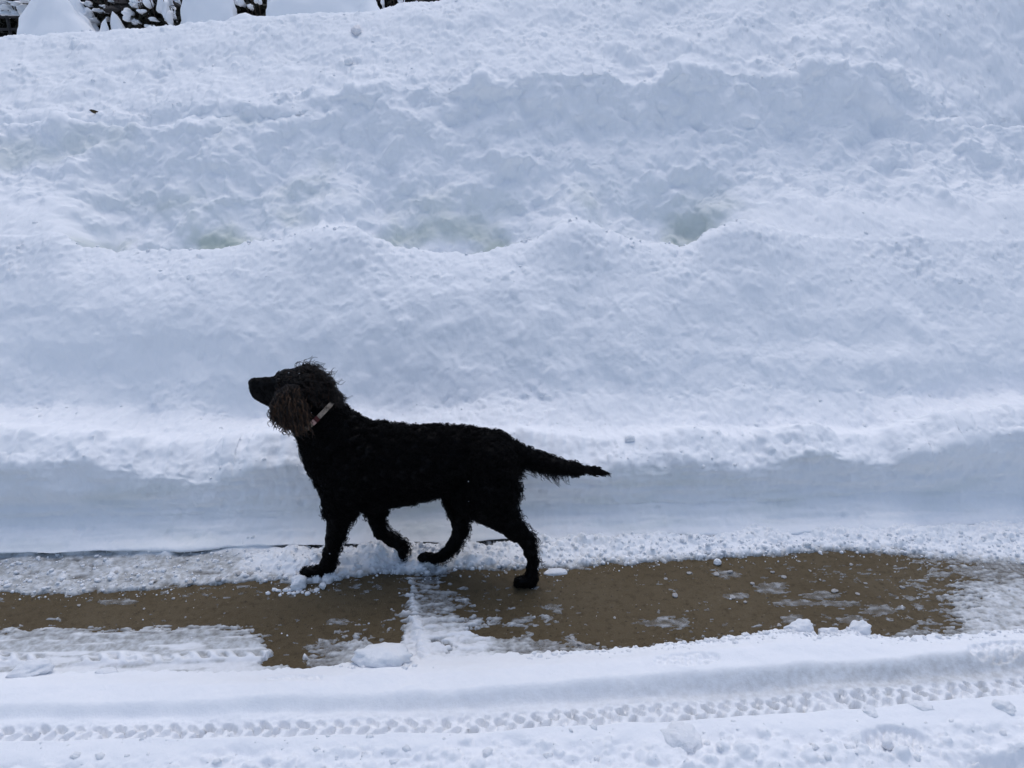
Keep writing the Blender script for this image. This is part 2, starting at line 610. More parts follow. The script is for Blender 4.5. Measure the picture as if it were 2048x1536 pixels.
CEDGE = [(-900, 1370), (0, 1342), (200, 1338), (400, 1336), (520, 1338), (620, 1331), (700, 1318), (760, 1312), (840, 1312), (1000, 1303), (1160, 1297), (1220, 1292), (1300, 1287), (1420, 1276), (1500, 1264), (1560, 1254), (1600, 1252), (1640, 1266), (1700, 1252), (1780, 1270), (1900, 1268), (2048, 1254), (3000, 1200)]
il = lambda pts, u: np.interp(u, [p[0] for p in pts], [p[1] for p in pts])
B1 = [(-900, 1205), (0, 1186), (150, 1190), (300, 1181), (400, 1171), (470, 1166), (560, 1162), (620, 1170), (650, 1168), (690, 1155), (760, 1150), (800, 1152), (812, 1160), (802, 1190), (792, 1215), (745, 1236), (705, 1241), (668, 1252), (640, 1275), (606, 1300), (622, 1315), (604, 1334), (528, 1334), (541, 1312), (522, 1292), (530, 1266), (518, 1258), (490, 1246), (440, 1236), (350, 1241), (250, 1251), (180, 1256), (130, 1241), (70, 1252), (0, 1256), (-900, 1290)]
B2 = [(905, 1146), (1000, 1138), (1100, 1141), (1250, 1130), (1400, 1119), (1500, 1115), (1650, 1105), (1750, 1108), (1812, 1140), (1862, 1174), (1872, 1200), (1900, 1212), (1935, 1236), (1905, 1252), (1850, 1235), (1800, 1240), (1770, 1258), (1680, 1264), (1620, 1250), (1560, 1255), (1500, 1264), (1400, 1275), (1290, 1288), (1190, 1296), (1170, 1275), (1140, 1250), (1085, 1240), (1100, 1222), (1085, 1210), (1052, 1222), (975, 1238), (940, 1224), (944, 1200), (930, 1178), (900, 1168)]
B3 = [(940, 1256), (1000, 1252), (1065, 1254), (1135, 1246), (1152, 1272), (1085, 1286), (1060, 1266), (1000, 1276), (945, 1276)]
B4 = [(786, 1248), (806, 1246), (804, 1288), (790, 1290)]
B5 = [(872, 1288), (895, 1292), (902, 1304), (884, 1308)]
B6 = [(1895, 1198), (1950, 1200), (1958, 1222), (1925, 1218)]
B7 = [(690, 1262), (760, 1252), (778, 1262), (745, 1275), (700, 1278)]
ug = U_ + 26 * fbm(GX * 7, GY * 12, 2, 68) + 12 * fbm(GX * 22, GY * 30, 3, 70) + 5 * fbm(GX * 80, GY * 90, 2, 73)
vg = V_ + 5 * fbm(GX * 7, GY * 12, 2, 69) + 7 * fbm(GX * 22, GY * 30, 3, 71) + 3 * fbm(GX * 80, GY * 90, 2, 74)
sb = np.full(U_.shape, 1e3)
near = (V_ > 1050) & (V_ < 1400)
tmp = np.full(near.sum(), 1e3)
for B in (B1, B2, B3, B4, B5, B6, B7):
    tmp = np.minimum(tmp, poly_sd(ug[near], vg[near] * AS, [(a, b * AS) for a, b in B]))
sb[near] = tmp
up = il(UPPER, U_)
ce = il(CEDGE, UE)
V0_, U0_ = V_, U_
back = sstep(4, -6, (vg - up))
front = sstep(-3, 4, (vg - V_ + VE - ce + 3 * perlin(GX * 60, 0 * GX, 75)))
g1 = lumps(GX + .006 * perlin(GX * 60, GY * 60, 76), GY + .006 * perlin(GX * 60, GY * 60, 77), 0.017, 80, .8, .3, .65)
g2 = lumps(GX, GY, 0.034, 81, .5, .2, .55)
g3 = lumps(GX, GY, 0.065, 82, .3, .2, .45)
# far mound of ploughed crumbs under the bank
slushy = sstep(620, 430, U_ + 40 * perlin(GX * 6, GY * 6, 83)) * sstep(0.35, -0.1, fbm(GX * 5, GY * 9, 3, 84) - 0.15 + 0.02 * (1112 - V_))
slushy = np.clip(slushy + 0.9 * sstep(1780, 1870, U_) * sstep(1118, 1140, V_), 0, 1)
tb = (0.004 + 0.026 * sstep(4, -45, V_ - up)) * (1 + 0.6 * fbm(GX * 7, GY * 14, 3, 85)) + 0.8 * g1 + 0.7 * g2 + 0.5 * g3
tb_s = 0.0062 + 0.008 * fbm(GX * 11, GY * 28, 4, 86) + 0.45 * g1 * sstep(-.2, .2, perlin(GX * 9, GY * 14, 87)) + 0.4 * g2
tb = tb * (1 - slushy) + tb_s * slushy
tb = tb * (0.06 + 0.94 * sstep(2.150, 2.110, GY + 0.030 * perlin(GX * 5, GY * 3, 137) + 0.012 * perlin(GX * 21, GY * 9, 138) - 0.02 * sstep(1150, 1300, U_)))
tb = tb + 0.028 * sstep(25, 0, np.abs(V_ - 1098 + 0.022 * (U_ - 300))) * sstep(620, 500, U_) * (0.6 + fbm(GX * 10, GY * 10, 2, 88))
# thin trodden slush
film_n = fbm(GX * 16, GY * 55, 4, 90)
tm = 0.0022 + 0.0055 * film_n + 0.004 * fbm(GX * 60, GY * 90, 3, 93)
# near snow sheet
wav = fbm(GX * 3, GY * 7, 3, 95)
tf = 0.064 + 0.012 * wav + 0.004 * fbm(GX * 14, GY * 18, 3, 96)
edge = sstep(45, 5, VE - ce)
tf = tf + edge * (0.006 + 0.65 * g2 + 0.5 * g1 + 0.4 * g3) * sstep(1150, 1500, U_ + 200 * perlin(GX * 4, GY * 0, 97) + 120) + 0.25 * edge * g1
tf = tf * (0.36 + 0.64 * sstep(0, 60, VE - ce))
rough_b = sstep(1478, 1515, VF + 0.035 * (UF - 1024) + 22 * perlin(GX * 6, GY * 6, 98))
tf = tf + rough_b * (0.55 * g1 + 0.7 * g2 + 0.4 * g3 + 0.018 * fbm(GX * 12, GY * 14, 3, 99) - 0.006)
tf = tf - 0.045 * rough_b * sstep(0.22, 0.5, fbm(GX * 5 + 4, GY * 9, 3, 101)) * sstep(1505, 1530, VF)
hole = poly_sd(ug - U_ + UF, (vg - V_ + VF) * AS, [(1975, 1536 * AS), (2048, 1526 * AS), (2300, 1512 * AS), (2300, 1620 * AS), (1940, 1620 * AS)])
tf = tf - 0.055 * sstep(60, -30, hole + 25 * film_n) * sstep(-0.3, 0.1, film_n + 0.25)

# ruts pressed by tyres: far wall smooth, floor with staggered lug marks
RUT = [(-900, 1478), (0, 1468), (250, 1464), (500, 1456), (750, 1449), (1000, 1441), (1250, 1424), (1500, 1407), (1750, 1389), (2000, 1368), (2300, 1342), (3200, 1270)]
vr = il(RUT, UF) - VF          # > 0 beyond the lug band
vr = vr + 1.6 * perlin(GX * 7, GY * 0, 105) + 1.0 * perlin(GX * 22, GY * 12, 106)
wfac = 0.8 + 0.2 * sstep(300, 1300, UF)
q = vr / wfac
trough = sstep(-34, -15, q) * (sstep(66, 36, q))
depth = 0.021 + 0.015 * sstep(200, 1500, UF)
tf_r = tf - depth * trough
ph = GX / 0.041
ph = ph + 0.22 * perlin(GX * 6, GY * 0, 107)


def lug(q0, ph0, lean, lw, lh):
    p = ph + ph0 + lean * (q - q0) / 22.0
    f = p - np.floor(p)
    a = np.abs(f - 0.5) / lw
    b = np.abs(q - q0) / lh
    idx = np.floor(p).astype(int) & 255
    amp = 0.25 + 0.75 * np.random.default_rng(int(ph0 * 100) + 3).random(256)[idx]
    return sstep(1.15, 0.80, np.sqrt(a * a * 1.0 + b * b) + 0.45 * perlin(GX * 55, GY * 55, 108)) * amp


lugs = np.maximum(lug(-8, 0.0, -0.40, 0.29, 12), lug(11, 0.45, 0.45, 0.27, 8))
lugs = np.maximum(lugs, 0.6 * lug(20, 0.2, 0.2, 0.2, 5) * sstep(600, 1300, UF))
tf_r = tf_r - 0.030 * lugs * sstep(-28, -20, q) * sstep(34, 24, q) + 0.003 * (perlin(GX * 90, GY * 90, 109)) * trough * sstep(34, 26, q)
tf_r = np.where(trough > 0.3, np.maximum(tf_r, 0.006 + 0.003 * film_n), tf_r)
icy = (0.25 * sstep(300, 900, UF) + 0.75 * sstep(1000, 1900, UF)) * sstep(20, 32, q) * sstep(70, 50, q) + 0.15 * trough * sstep(300, 1500, UF)  # painted shade: greys the rut's far slope through the snow colour


# footprints of boots
def foot(u0, v0, a, b, ang, dep, seed):
    c, s = math.cos(ang), math.sin(ang)
    du, dv = (UF - u0), (VF - v0) * AS
    pu, pv = du * c + dv * s, -du * s + dv * c
    e = np.sqrt((pu / a) ** 2 + (pv / (b * AS)) ** 2) + 0.30 * perlin(GX * 22, GY * 22, seed) + 0.12 * perlin(GX * 60, GY * 60, seed + 3)
    m = sstep(1.12, 0.80, e)
    tread = 0.5 + 0.5 * np.sin(pu * 0.42 + 0.5 * np.sin(pv * 0.25))
    return m * (dep + 0.006 * sstep(.35, .75, tread + 0.5 * perlin(GX * 40, GY * 40, seed + 2)) * min(1, dep / .012) + 0.006 * perlin(GX * 70, GY * 70, seed + 1)), m


for a in ((1795, 1488, 70, 24, -0.05, 0.014, 111), (590, 1355, 60, 12, 0.08, 0.006, 113), (1372, 1325, 68, 14, -0.06, 0.005, 115), (1995, 1302, 60, 18, -0.1, 0.010, 117)):
    dz, m = foot(*a)
    tf_r = tf_r - dz
# older lug marks in the slush on the left
q2 = (1322 - 0.01 * U_) - V_ + 5 * perlin(GX * 9, GY * 9, 130) + 2.5 * film_n
tr2 = sstep(640, 560, U_) * sstep(-50, 40, U_ + 900) * sstep(-16, -4, q2) * sstep(16, 2, q2) * sstep(-.45, .15, fbm(GX * 5, GY * 8, 2, 131))
p2 = GX / 0.047
f2 = np.abs(p2 + 0.03 * q2 - np.floor(p2 + 0.03 * q2) - 0.5)
tm = tm + tr2 * (0.016 - 0.014 * sstep(.33, .15, f2) * sstep(9, 5, np.abs(q2 - 1)) + 0.003 * film_n)
mleft = sstep(1265, 1300, V_ + 18 * film_n) * sstep(620, 540, U_)
tm = tm * (1 - 0.75 * mleft) + mleft * (0.007 + 0.0025 * fbm(GX * 9, GY * 40, 3, 133))
mice = sstep(1248, 1262, V_ + 10 * film_n) * sstep(560, 500, U_ + 15 * film_n)
tm = tm * (1 - 0.6 * mice) + 0.0035 * mice
tm = tm + 0.006 * sstep(780, 820, U_) * sstep(1010, 960, U_) * sstep(1215, 1260, V_ + 25 * film_n) + 0.004 * sstep(1140, 900, U_) * sstep(620, 760, U_) * sstep(1255, 1285, V_ + 20 * film_n)
ridge_s = sstep(13, 4, np.abs(U_ - 832 - 0.20 * (V_ - 1230) + 34 * film_n)) * sstep(1150, 1165, V_) * sstep(-.5, .3, film_n)
tm = tm + 0.010 * ridge_s + 0.005 * sstep(1880, 1960, U_) * sstep(1150, 1190, V_)

pat = fbm(GX * 34, GY * 85, 4, 150, .62)
pat2 = fbm(GX * 11, GY * 26, 3, 155, .6)
cov = 0.30 + 0.42 * sstep(0, 75, sb) + 0.30 * film_n + 0.20 * mice + 0.30 * mleft + 0.30 * sstep(1900, 1990, U_) * sstep(1165, 1205, V_) + 0.25 * sstep(1260, 1300, V_)
cov = cov + 0.10 * sstep(795, 815, U_) * sstep(990, 930, U_) + 0.30 * sstep(780, 830, U_) * sstep(1160, 1060, U_) * sstep(1225, 1260, V_) + 0.35 * sstep(16, 4, np.abs(U_ - 832 - 0.20 * (V_ - 1230) + 20 * film_n)) * sstep(1150, 1165, V_)
cov = cov - 0.14 * sstep(1720, 1800, U_) * sstep(2060, 1960, U_) * sstep(1235, 1205, V_)
cover = sstep(-.05, .09, cov - 0.5 + 0.55 * pat + 0.25 * pat2)
tng = 0.9 * pat + 0.8 * pat2
tong = sstep(0.0, 0.08, tng - 0.42 + (U_ - 1745) / 300.0) * sstep(1690, 1760, U_)
tong = np.maximum(tong, 0.9 * sstep(0.0, 0.08, tng - 0.30) * sstep(960, 1010, U_) * sstep(1240, 1160, U_) * sstep(1195, 1225, V_))
tong = np.maximum(tong, 0.9 * sstep(0.0, 0.08, tng - 0.30) * sstep(-26, -8, V_ - ce) * sstep(1200, 1300, U_))
cover = np.maximum(cover, tong)
tm = np.maximum(tm, 0.0016) * cover - 0.004 * (1 - cover)
tm = tm + tr2 * cover * (0.010 - 0.013 * sstep(.36, .20, f2) * sstep(10, 6, np.abs(q2 - 1)) * sstep(-.5, .1, film_n))
TH = tm
kb = back
TH = TH * (1 - kb) + tb * kb
TH = TH * (1 - front) + tf_r * front
bare = sstep(4, -4, sb + (22 * pat * sstep(-40, 30, sb) + 24 * pat2) * (1 - 0.6 * back) + sstep(1660, 1780, U_) * (55 * pat2 + 50 * pat + 26))
bare = bare * (1 - front * sstep(0, 6, VE - ce))
bare = bare * (1 - tong)
TH = TH * (1 - bare) - 0.010 * bare
# little ice scraps and thin sheets left on the bare strip
scr = fbm(GX * 28, GY * 60, 4, 120, .6) + 0.35 * fbm(GX * 4, GY * 8, 2, 124)
sheet = np.full(U_.shape, -1.0)
for (u0, v0, a, b) in ((1335, 1246, 62, 15), (1545, 1178, 40, 16), (1590, 1206, 60, 9), (1680, 1208, 60, 8), (1640, 1192, 45, 10), (1455, 1148, 34, 9), (1760, 1222, 46, 14), (1585, 1240, 34, 14), (1700, 1240, 34, 14), (1470, 1192, 36, 9), (1100, 1218, 44, 12), (690, 1246, 50, 10), (230, 1204, 60, 7)):
    sheet = np.maximum(sheet, 1 - np.sqrt(((U_ - u0) / a) ** 2 + ((V_ - v0) / b) ** 2) + 0.0)
scr_a = sstep(0.36, 0.41, scr + 0.09 * sstep(1450, 1650, U_) * sstep(1110, 1160, V_))
scr_b = sstep(0.20, 0.30, sheet + 0.75 * pat + 0.35 * pat2)
scr_m = np.maximum(scr_a, scr_b) * bare
TH = TH + scr_m * 0.0128
TH = np.where(GY < 0.9, 0.05 + 0.02 * fbm(GX, GY, 2, 125), TH)
thin = sstep(0.014, 0.005, TH)
wet_shade = thin * (1 - 0.6 * front)
wet_shade = np.clip(wet_shade + 0.55 * slushy * kb * sstep(.028, .010, TH) + 0.55 * icy * front + 0.7 * scr_m + 0.25 * mleft * sstep(0.025, 0.012, TH), 0, 1)
streak = sstep(0.0, 0.35, fbm(GX * 7, GY * 45, 4, 134) + 0.4 * sstep(1290, 1320, V_) - 0.1)
wet_shade = wet_shade * (1 - 0.75 * streak * mice)
film = np.clip(sstep(0.0060, 0.0014, TH) * 0.62 * (1 - front) * (1 - bare), 0, 1) + scr_m * (0.70 + 0.4 * perlin(GX * 40, GY * 60, 135))
me = mesh_np('snow_cover', np.stack([GX, GY, TH], -1).reshape(-1, 3), grid_faces(*GX.shape))
attr(me, 'wet_shade', wet_shade)
attr(me, 'film', np.clip(film, 0, 0.85))
link('snow_cover', me, M_ROADSNOW, kind='structure')


def ground_z(x, y):
    i = int(np.argmin(np.abs(gys - y)))
    j = int(np.argmin(np.abs(gxs - x)))
    return max(0.0, float(TH[max(i - 1, 0):i + 2, max(j - 1, 0):j + 2].mean()))


# ================================================================== DOG
ph_ = on_z(1056, 1172)
pf_ = on_z(632, 1154)
HD = pf_ - ph_
HD[2] = 0
HD /= np.linalg.norm(HD)                      # heading of the dog
LT = np.array([-HD[1], HD[0], 0.0])
if LT[1] < 0:
    LT = -LT                                  # away from the camera
DC = 0.5 * (ph_ + pf_) + 0.065 * LT           # point under the dog's middle
ZV = np.array([0, 0, 1.0])


def dp(u, v, lat):
    """pixel -> dog coordinates (along heading, sideways, up) on the plane at sideways offset lat; with metres per pixel"""
    r = ray(u, v)
    t = ((DC + lat * LT - CP) @ LT) / (r @ LT)
    P = CP + r * t
    return np.array([(P - DC) @ HD, lat, P[2]]), (P - CP) @ FW / FPX


def l2w(Q):
    Q = np.asarray(Q)
    return DC + Q[..., 0:1] * HD + Q[..., 1:2] * LT + Q[..., 2:3] * ZV


def n2w(Q):
    return Q[..., 0:1] * HD + Q[..., 1:2] * LT + Q[..., 2:3] * ZV


PR = []          # (a, b, ra, rb, smooth, lateral squash)


def chain(pts, k=0.02, sq=1.0):
    q = [dp(u, v, l) + (r,) for u, v, l, r in pts]
    for a, b in zip(q[:-1], q[1:]):
        PR.append((a[0], b[0], a[2] * a[1], b[2] * b[1], k, sq))


chain([(662, 905, 0, 48), (700, 920, 0, 73), (745, 928, 0, 80), (800, 928, 0, 73), (860, 922, 0, 65), (920, 916, 0, 58), (975, 917, 0, 50), (1006, 922, 0, 36)], .03, 1.28)
chain([(690, 965, 0, 46), (740, 985, 0, 30)], .03, 1.1)
chain([(618, 800, 0, 42), (640, 838, 0, 47), (672, 880, 0, 58), (702, 920, 0, 70)], .03, 1.15)
chain([(604, 772, 0, 35), (634, 782, 0, 29)], .02, 1.0)
chain([(572, 763, 0, 24), (604, 770, 0, 35)], .012)
chain([(509, 766, 0, 11), (536, 772, 0, 16), (565, 776, 0, 25)], .012, 1.05)
chain([(512, 776, 0, 13), (518, 786, 0, 13), (536, 792, 0, 17), (562, 797, 0, 24), (600, 812, 0, 34)], .012, 1.1)
L_ = .062
chain([(700, 940, -.05, 45), (692, 985, -.06, 38), (680, 1022, -.06, 24), (673, 1050, -L_, 16.5), (669, 1075, -L_, 14), (661, 1105, -L_, 12), (654, 1130, -L_, 13)], .018)
chain([(655, 1132, -L_, 13), (646, 1143, -L_, 13), (628, 1146, -L_, 11)], .012)
for dl, du in ((-.020, 2), (-.007, -3), (.007, -3), (.020, 2)):
    chain([(634, 1144, -L_ + dl, 7.5), (614 + du, 1142, -L_ + dl, 7.0), (608 + du, 1147, -L_ + dl, 6.0)], .006)
chain([(745, 950, .05, 45), (752, 1005, L_, 20), (751, 1040, .05, 11.5), (760, 1066, .04, 10), (783, 1080, .028, 9.5), (800, 1090, .02, 9.5)], .018)
chain([(800, 1090, .02, 9.5), (806, 1099, .02, 8.5)], .01)
for dl in (-.018, -.006, .006, .018):
    chain([(806, 1098, .02 + dl, 6.5), (803, 1110, .02 + dl, 5.5)], .006)
chain([(985, 925, -.045, 46), (985, 980, -.06, 43), (975, 1010, -.06, 36), (1002, 1034, -L_, 25), (1030, 1061, -L_, 17), (1054, 1082, -L_, 12), (1060, 1105, -L_, 8.5), (1066, 1130, -L_, 7.5), (1064, 1150, -L_, 10)], .02)
chain([(1064, 1152, -L_, 12), (1062, 1162, -L_, 12), (1048, 1164, -L_, 11)], .012)
for dl, du in ((-.019, 2), (-.0065, -2), (.0065, -2), (.019, 2)):
    chain([(1054, 1162, -L_ + dl, 7.5), (1040 + du, 1163, -L_ + dl, 7.0), (1035 + du, 1167, -L_ + dl, 5.5)], .006)
chain([(945, 990, -.04, 34), (960, 1005, -.05, 30)], .02)
chain([(940, 950, .05, 44), (925, 990, .06, 32), (917, 1035, .045, 14), (920, 1060, .03, 11.5), (909, 1086, .015, 9.5), (890, 1107, .004, 9)], .018)
chain([(890, 1107, .004, 9), (868, 1118, 0, 9.5)], .01)
for dl, du in ((-.018, 2), (-.006, -2), (.006, -2), (.018, 2)):
    chain([(868, 1117, dl, 7.0), (848 + du, 1113, dl, 6.5), (843 + du, 1117, dl, 5.5)], .006)
TAIL = [(990, 890, 0, 26), (1018, 900, 0, 18), (1045, 910, .0, 15), (1078, 922, .004, 14), (1112, 931, .008, 12.5), (1150, 938, .012, 10), (1190, 942, .016, 7), (1212, 945, .018, 3)]
chain(TAIL, .015)

VX = 0.0052
allp = np.array([p[0] for p in PR] + [p[1] for p in PR])
lo = allp.min(0) - 0.17
hi = allp.max(0) + 0.17
lo[2] = -0.03
dim = np.ceil((hi - lo) / VX).astype(int)
F = np.full(dim, 0.5, np.float32)
for a, b, ra, rb, k, sq in PR:
    m = max(ra, rb) * 1.05 + 0.05
    i0 = np.clip(np.floor((np.minimum(a, b) - m - lo) / VX).astype(int), 0, dim - 1)
    i1 = np.clip(np.ceil((np.maximum(a, b) + m - lo) / VX).astype(int) + 1, 1, dim)
    X, Y, Z = np.meshgrid(*[lo[d] + VX * np.arange(i0[d], i1[d]) for d in range(3)], indexing='ij')
    ab = (b - a)
    px, py, pz = X - a[0], Y - a[1], Z - a[2]
    t = np.clip((px * ab[0] + py * ab[1] + pz * ab[2]) / (ab @ ab + 1e-12), 0, 1)
    dd = np.sqrt((px - t * ab[0]) ** 2 + ((py - t * ab[1]) * sq) ** 2 + (pz - t * ab[2]) ** 2) - (ra + (rb - ra) * t)
    sl = tuple(slice(i0[d], i1[d]) for d in range(3))
    f = F[sl]
    h = np.maximum(k - np.abs(f - dd), 0) / k
    F[sl] = np.minimum(f, dd) - h * h * k * 0.25


def surface_nets(F, lo, vx):
    s = F < 0
    c = np.zeros(tuple(np.array(F.shape) - 1), int)
    for dx in (0, 1):
        for dy in (0, 1):
            for dz in (0, 1):
                c += s[dx:F.shape[0] - 1 + dx, dy:F.shape[1] - 1 + dy, dz:F.shape[2] - 1 + dz]
    act = np.argwhere((c > 0) & (c < 8))
    idx = -np.ones(c.shape, int)
    idx[tuple(act.T)] = np.arange(len(act))
    acc = np.zeros((len(act), 3))
    cnt = np.zeros(len(act))
    cs = [(x, y, z) for x in (0, 1) for y in (0, 1) for z in (0, 1)]
    for a in cs:
        for d in range(3):
            if a[d] == 0:
                b = list(a)
                b[d] = 1
                fa = F[tuple((act + a).T)]
                fb = F[tuple((act + b).T)]
                m = (fa < 0) != (fb < 0)
                t = np.where(m, fa / np.where(m, fa - fb, 1), 0)
                p = np.tile(np.array(a, float), (len(act), 1))
                p[:, d] += t
                acc[m] += p[m]
                cnt[m] += 1
    V = lo + vx * (act + acc / cnt[:, None])
    Fs = []
    for d in range(3):
        e1, e2 = [(1, 2), (2, 0), (0, 1)][d]
        sl0 = [slice(1, -1)] * 3
        a = s.copy()
        sh = np.zeros(3, int)
        sh[d] = 1
        A = np.argwhere(s[tuple(slice(0, n - 1) if i == d else slice(1, n - 1) for i, n in enumerate(F.shape))] != s[tuple(slice(1, n) if i == d else slice(1, n - 1) for i, n in enumerate(F.shape))])
        off = np.array([0 if i == d else 1 for i in range(3)])
        A = A + off
        u1 = np.zeros(3, int)
        u1[e1] = 1
        u2 = np.zeros(3, int)
        u2[e2] = 1
        q = np.stack([idx[tuple((A - u1 - u2).T)], idx[tuple((A - u2).T)], idx[tuple(A.T)], idx[tuple((A - u1).T)]], 1)
        flip = ~s[tuple(A.T)]
        q[flip] = q[flip][:, ::-1]
        Fs.append(q)
    return V, np.concatenate(Fs)


DV, DF = surface_nets(F, lo, VX)
E = np.concatenate([DF[:, [0, 1]], DF[:, [1, 2]], DF[:, [2, 3]], DF[:, [3, 0]]])
for it in range(3):                            # light smoothing
    acc = np.zeros_like(DV)
    cnt = np.zeros(len(DV))
    np.add.at(acc, E[:, 0], DV[E[:, 1]])
    np.add.at(cnt, E[:, 0], 1)
    DV = 0.45 * DV + 0.55 * acc / np.maximum(cnt, 1)[:, None]
fn = np.cross(DV[DF[:, 2]] - DV[DF[:, 0]], DV[DF[:, 3]] - DV[DF[:, 1]])
farea = 0.5 * np.linalg.norm(fn, axis=1)
vn = np.zeros_like(DV)
for c in range(4):
    np.add.at(vn, DF[:, c], fn)
vn /= np.linalg.norm(vn, axis=1)[:, None] + 1e-12
# coat relief: tight curls swell out of the skin except on muzzle and paws
du_, dv_, _ = proj(l2w(DV))
smoothface = np.maximum(np.maximum(sstep(605, 585, du_) * sstep(800, 780, dv_), sstep(552, 540, du_) * sstep(830, 815, dv_)), np.maximum(sstep(1128, 1140, dv_), sstep(1120, 1170, du_)))
curl = np.maximum(lumps(DV[:, 0] + .5 * DV[:, 1], DV[:, 2] + .3 * DV[:, 1], 0.021, 140, .9, .35, .6), lumps(DV[:, 0], DV[:, 2] + DV[:, 1], 0.014, 141, .9, .3, .6))
nape = sstep(690, 710, du_) * sstep(815, 780, du_) * sstep(0.2, 0.6, vn[:, 2])
curl = curl + 1.3 * nape * lumps(DV[:, 0], DV[:, 2] * .6 + DV[:, 1], 0.034, 142, .9, .3, .5)
legf = sstep(1030, 1060, dv_)
DV = DV + vn * (curl * 0.55 * (1 - smoothface) * (1 - 0.6 * legf))[:, None]

# materials
def coat_mat(name, c, c2, rough=0.55, spec=0.25):
    return simple(name, c, rough, spec, 60.0, c2)


M_BLACK = coat_mat('black_coat', (0.0018, 0.0017, 0.0020), (0.0032, 0.0028, 0.0030), .6, .10)
def strand_mat(name, dark, light, lo, hi):
    """hair whose colour runs in locks: streaks along the hair, plus a little per strand"""
    m, t, p = new_mat(name)
    p.inputs['Roughness'].default_value = .45
    p.inputs['Specular IOR Level'].default_value = .25
    hi_ = t.nodes.new('ShaderNodeHairInfo')
    tc = t.nodes.new('ShaderNodeTexCoord')
    mp = t.nodes.new('ShaderNodeMapping')
    mp.inputs['Scale'].default_value = (150, 150, 22)
    t.links.new(tc.outputs['Object'], mp.inputs[0])
    n = t.nodes.new('ShaderNodeTexNoise')
    n.inputs['Scale'].default_value = 1.0
    n.inputs['Detail'].default_value = 2
    t.links.new(mp.outputs[0], n.inputs['Vector'])
    a = t.nodes.new('ShaderNodeMath')
    a.operation = 'MULTIPLY_ADD'
    t.links.new(hi_.outputs['Random'], a.inputs[0])
    a.inputs[1].default_value = 0.16
    t.links.new(n.outputs[0], a.inputs[2])
    mul = t.nodes.new('ShaderNodeMath')
    mul.operation = 'MULTIPLY'
    t.links.new(ramp(t, a.outputs[0], lo, hi), mul.inputs[0])
    t.links.new(ramp(t, hi_.outputs['Intercept'], 0.05, 0.5, 0.25, 1.0), mul.inputs[1])
    t.links.new(mixrgb(t, mul.outputs[0], dark, light), p.inputs['Base Color'])
    return m


M_BROWN = strand_mat('brown_ear_hair', (0.006, 0.0042, 0.0035), (0.105, 0.054, 0.028), 0.53, 0.80)
M_TOP = strand_mat('head_hair', (0.005, 0.004, 0.0038), (0.045, 0.022, 0.012), 0.58, 0.85)
M_EAR = coat_mat('ear_leather', (0.006, 0.004, 0.0035), (0.010, 0.006, 0.005))
M_NOSE = simple('nose_leather', (0.004, 0.004, 0.004), .5, .15)
M_EYE = simple('eye_gloss', (0.006, 0.004, 0.003), .25, .12)

base = DC.copy()
base[2] = 0
dog = empty('dog', base, label='curly black dog with brown ears and raised muzzle walking left beside the snow bank', category='dog')


def wmesh(name, Vl, Fs, mat, parent, smooth=True, **props):
    """mesh from dog coordinates, parented at the dog's origin"""
    return link(name, mesh_np(name, l2w(Vl) - base, Fs, smooth), mat, parent, **props)


body = wmesh('body', DV, DF, M_BLACK, dog)
# the face has its own short brown-black hair
def blob(center, rad, frame=None, sub=3):
    V, Fs = ico(sub)
    V = V * np.array(rad)
    if frame is not None:
        V = V @ frame
    return V + center, Fs


c, mpp = dp(505, 765, 0)
V, Fs = blob(np.zeros(3), (0.012, 0.016, 0.012))
V[:, 2] *= np.where(V[:, 0] > 0, 1 - 6 * V[:, 0], 1)
wmesh('nose', V + c, Fs, M_NOSE, dog)
for sgn in (-1, 1):
    c, mpp = dp(556, 763, -0.036) if sgn < 0 else dp(556, 763, -0.036)
    c[1] = sgn * 0.030
    V, Fs = blob(c, (0.009, 0.007, 0.008))
    wmesh('eye', V, Fs, M_EYE, dog)

# ears: pendulous leathers on both sides
EARP = [(590, 774), (566, 775), (549, 786), (540, 806), (541, 822), (551, 834), (568, 844), (588, 850), (604, 844), (611, 824), (608, 804), (602, 784)]
for sgn in (-1, 1):
    ring = []
    for (u, v) in EARP:
        q, _ = dp(u, v, -0.075)
        ring.append(q)
    ring = np.array(ring)
    cen = ring.mean(0)
    Vs, nr = [], 6
    for side in (1, -1):
        for k in range(nr):
            f = 1 - k / (nr - 1)
            rr = cen + (ring - cen) * math.sin(f * math.pi / 2) if k else ring
            rr = rr.copy()
            drop = (ring[:, 2].max() - rr[:, 2])
            rr[:, 1] = -(0.050 + 0.018 * np.sin(np.clip(drop / 0.16, 0, 1) * math.pi) + side * 0.009 * math.cos(f * math.pi / 2))
            Vs.append(rr)
    Vs = np.concatenate(Vs)
    if sgn > 0:
        Vs[:, 1] *= -1
    n = len(EARP)
    Fs = []
    for sd_ in range(2):
        for k in range(nr - 1):
            for i in range(n):
                a = sd_ * nr * n + k * n + i
                b = sd_ * nr * n + k * n + (i + 1) % n
                q = [a, b, b + n, a + n]
                Fs.append(q if (sd_ == 0) == (sgn < 0) else q[::-1])
    ear = wmesh('ear', Vs, Fs, M_EAR, dog)
    if sgn < 0:
        near_ear, near_ear_v = ear, Vs


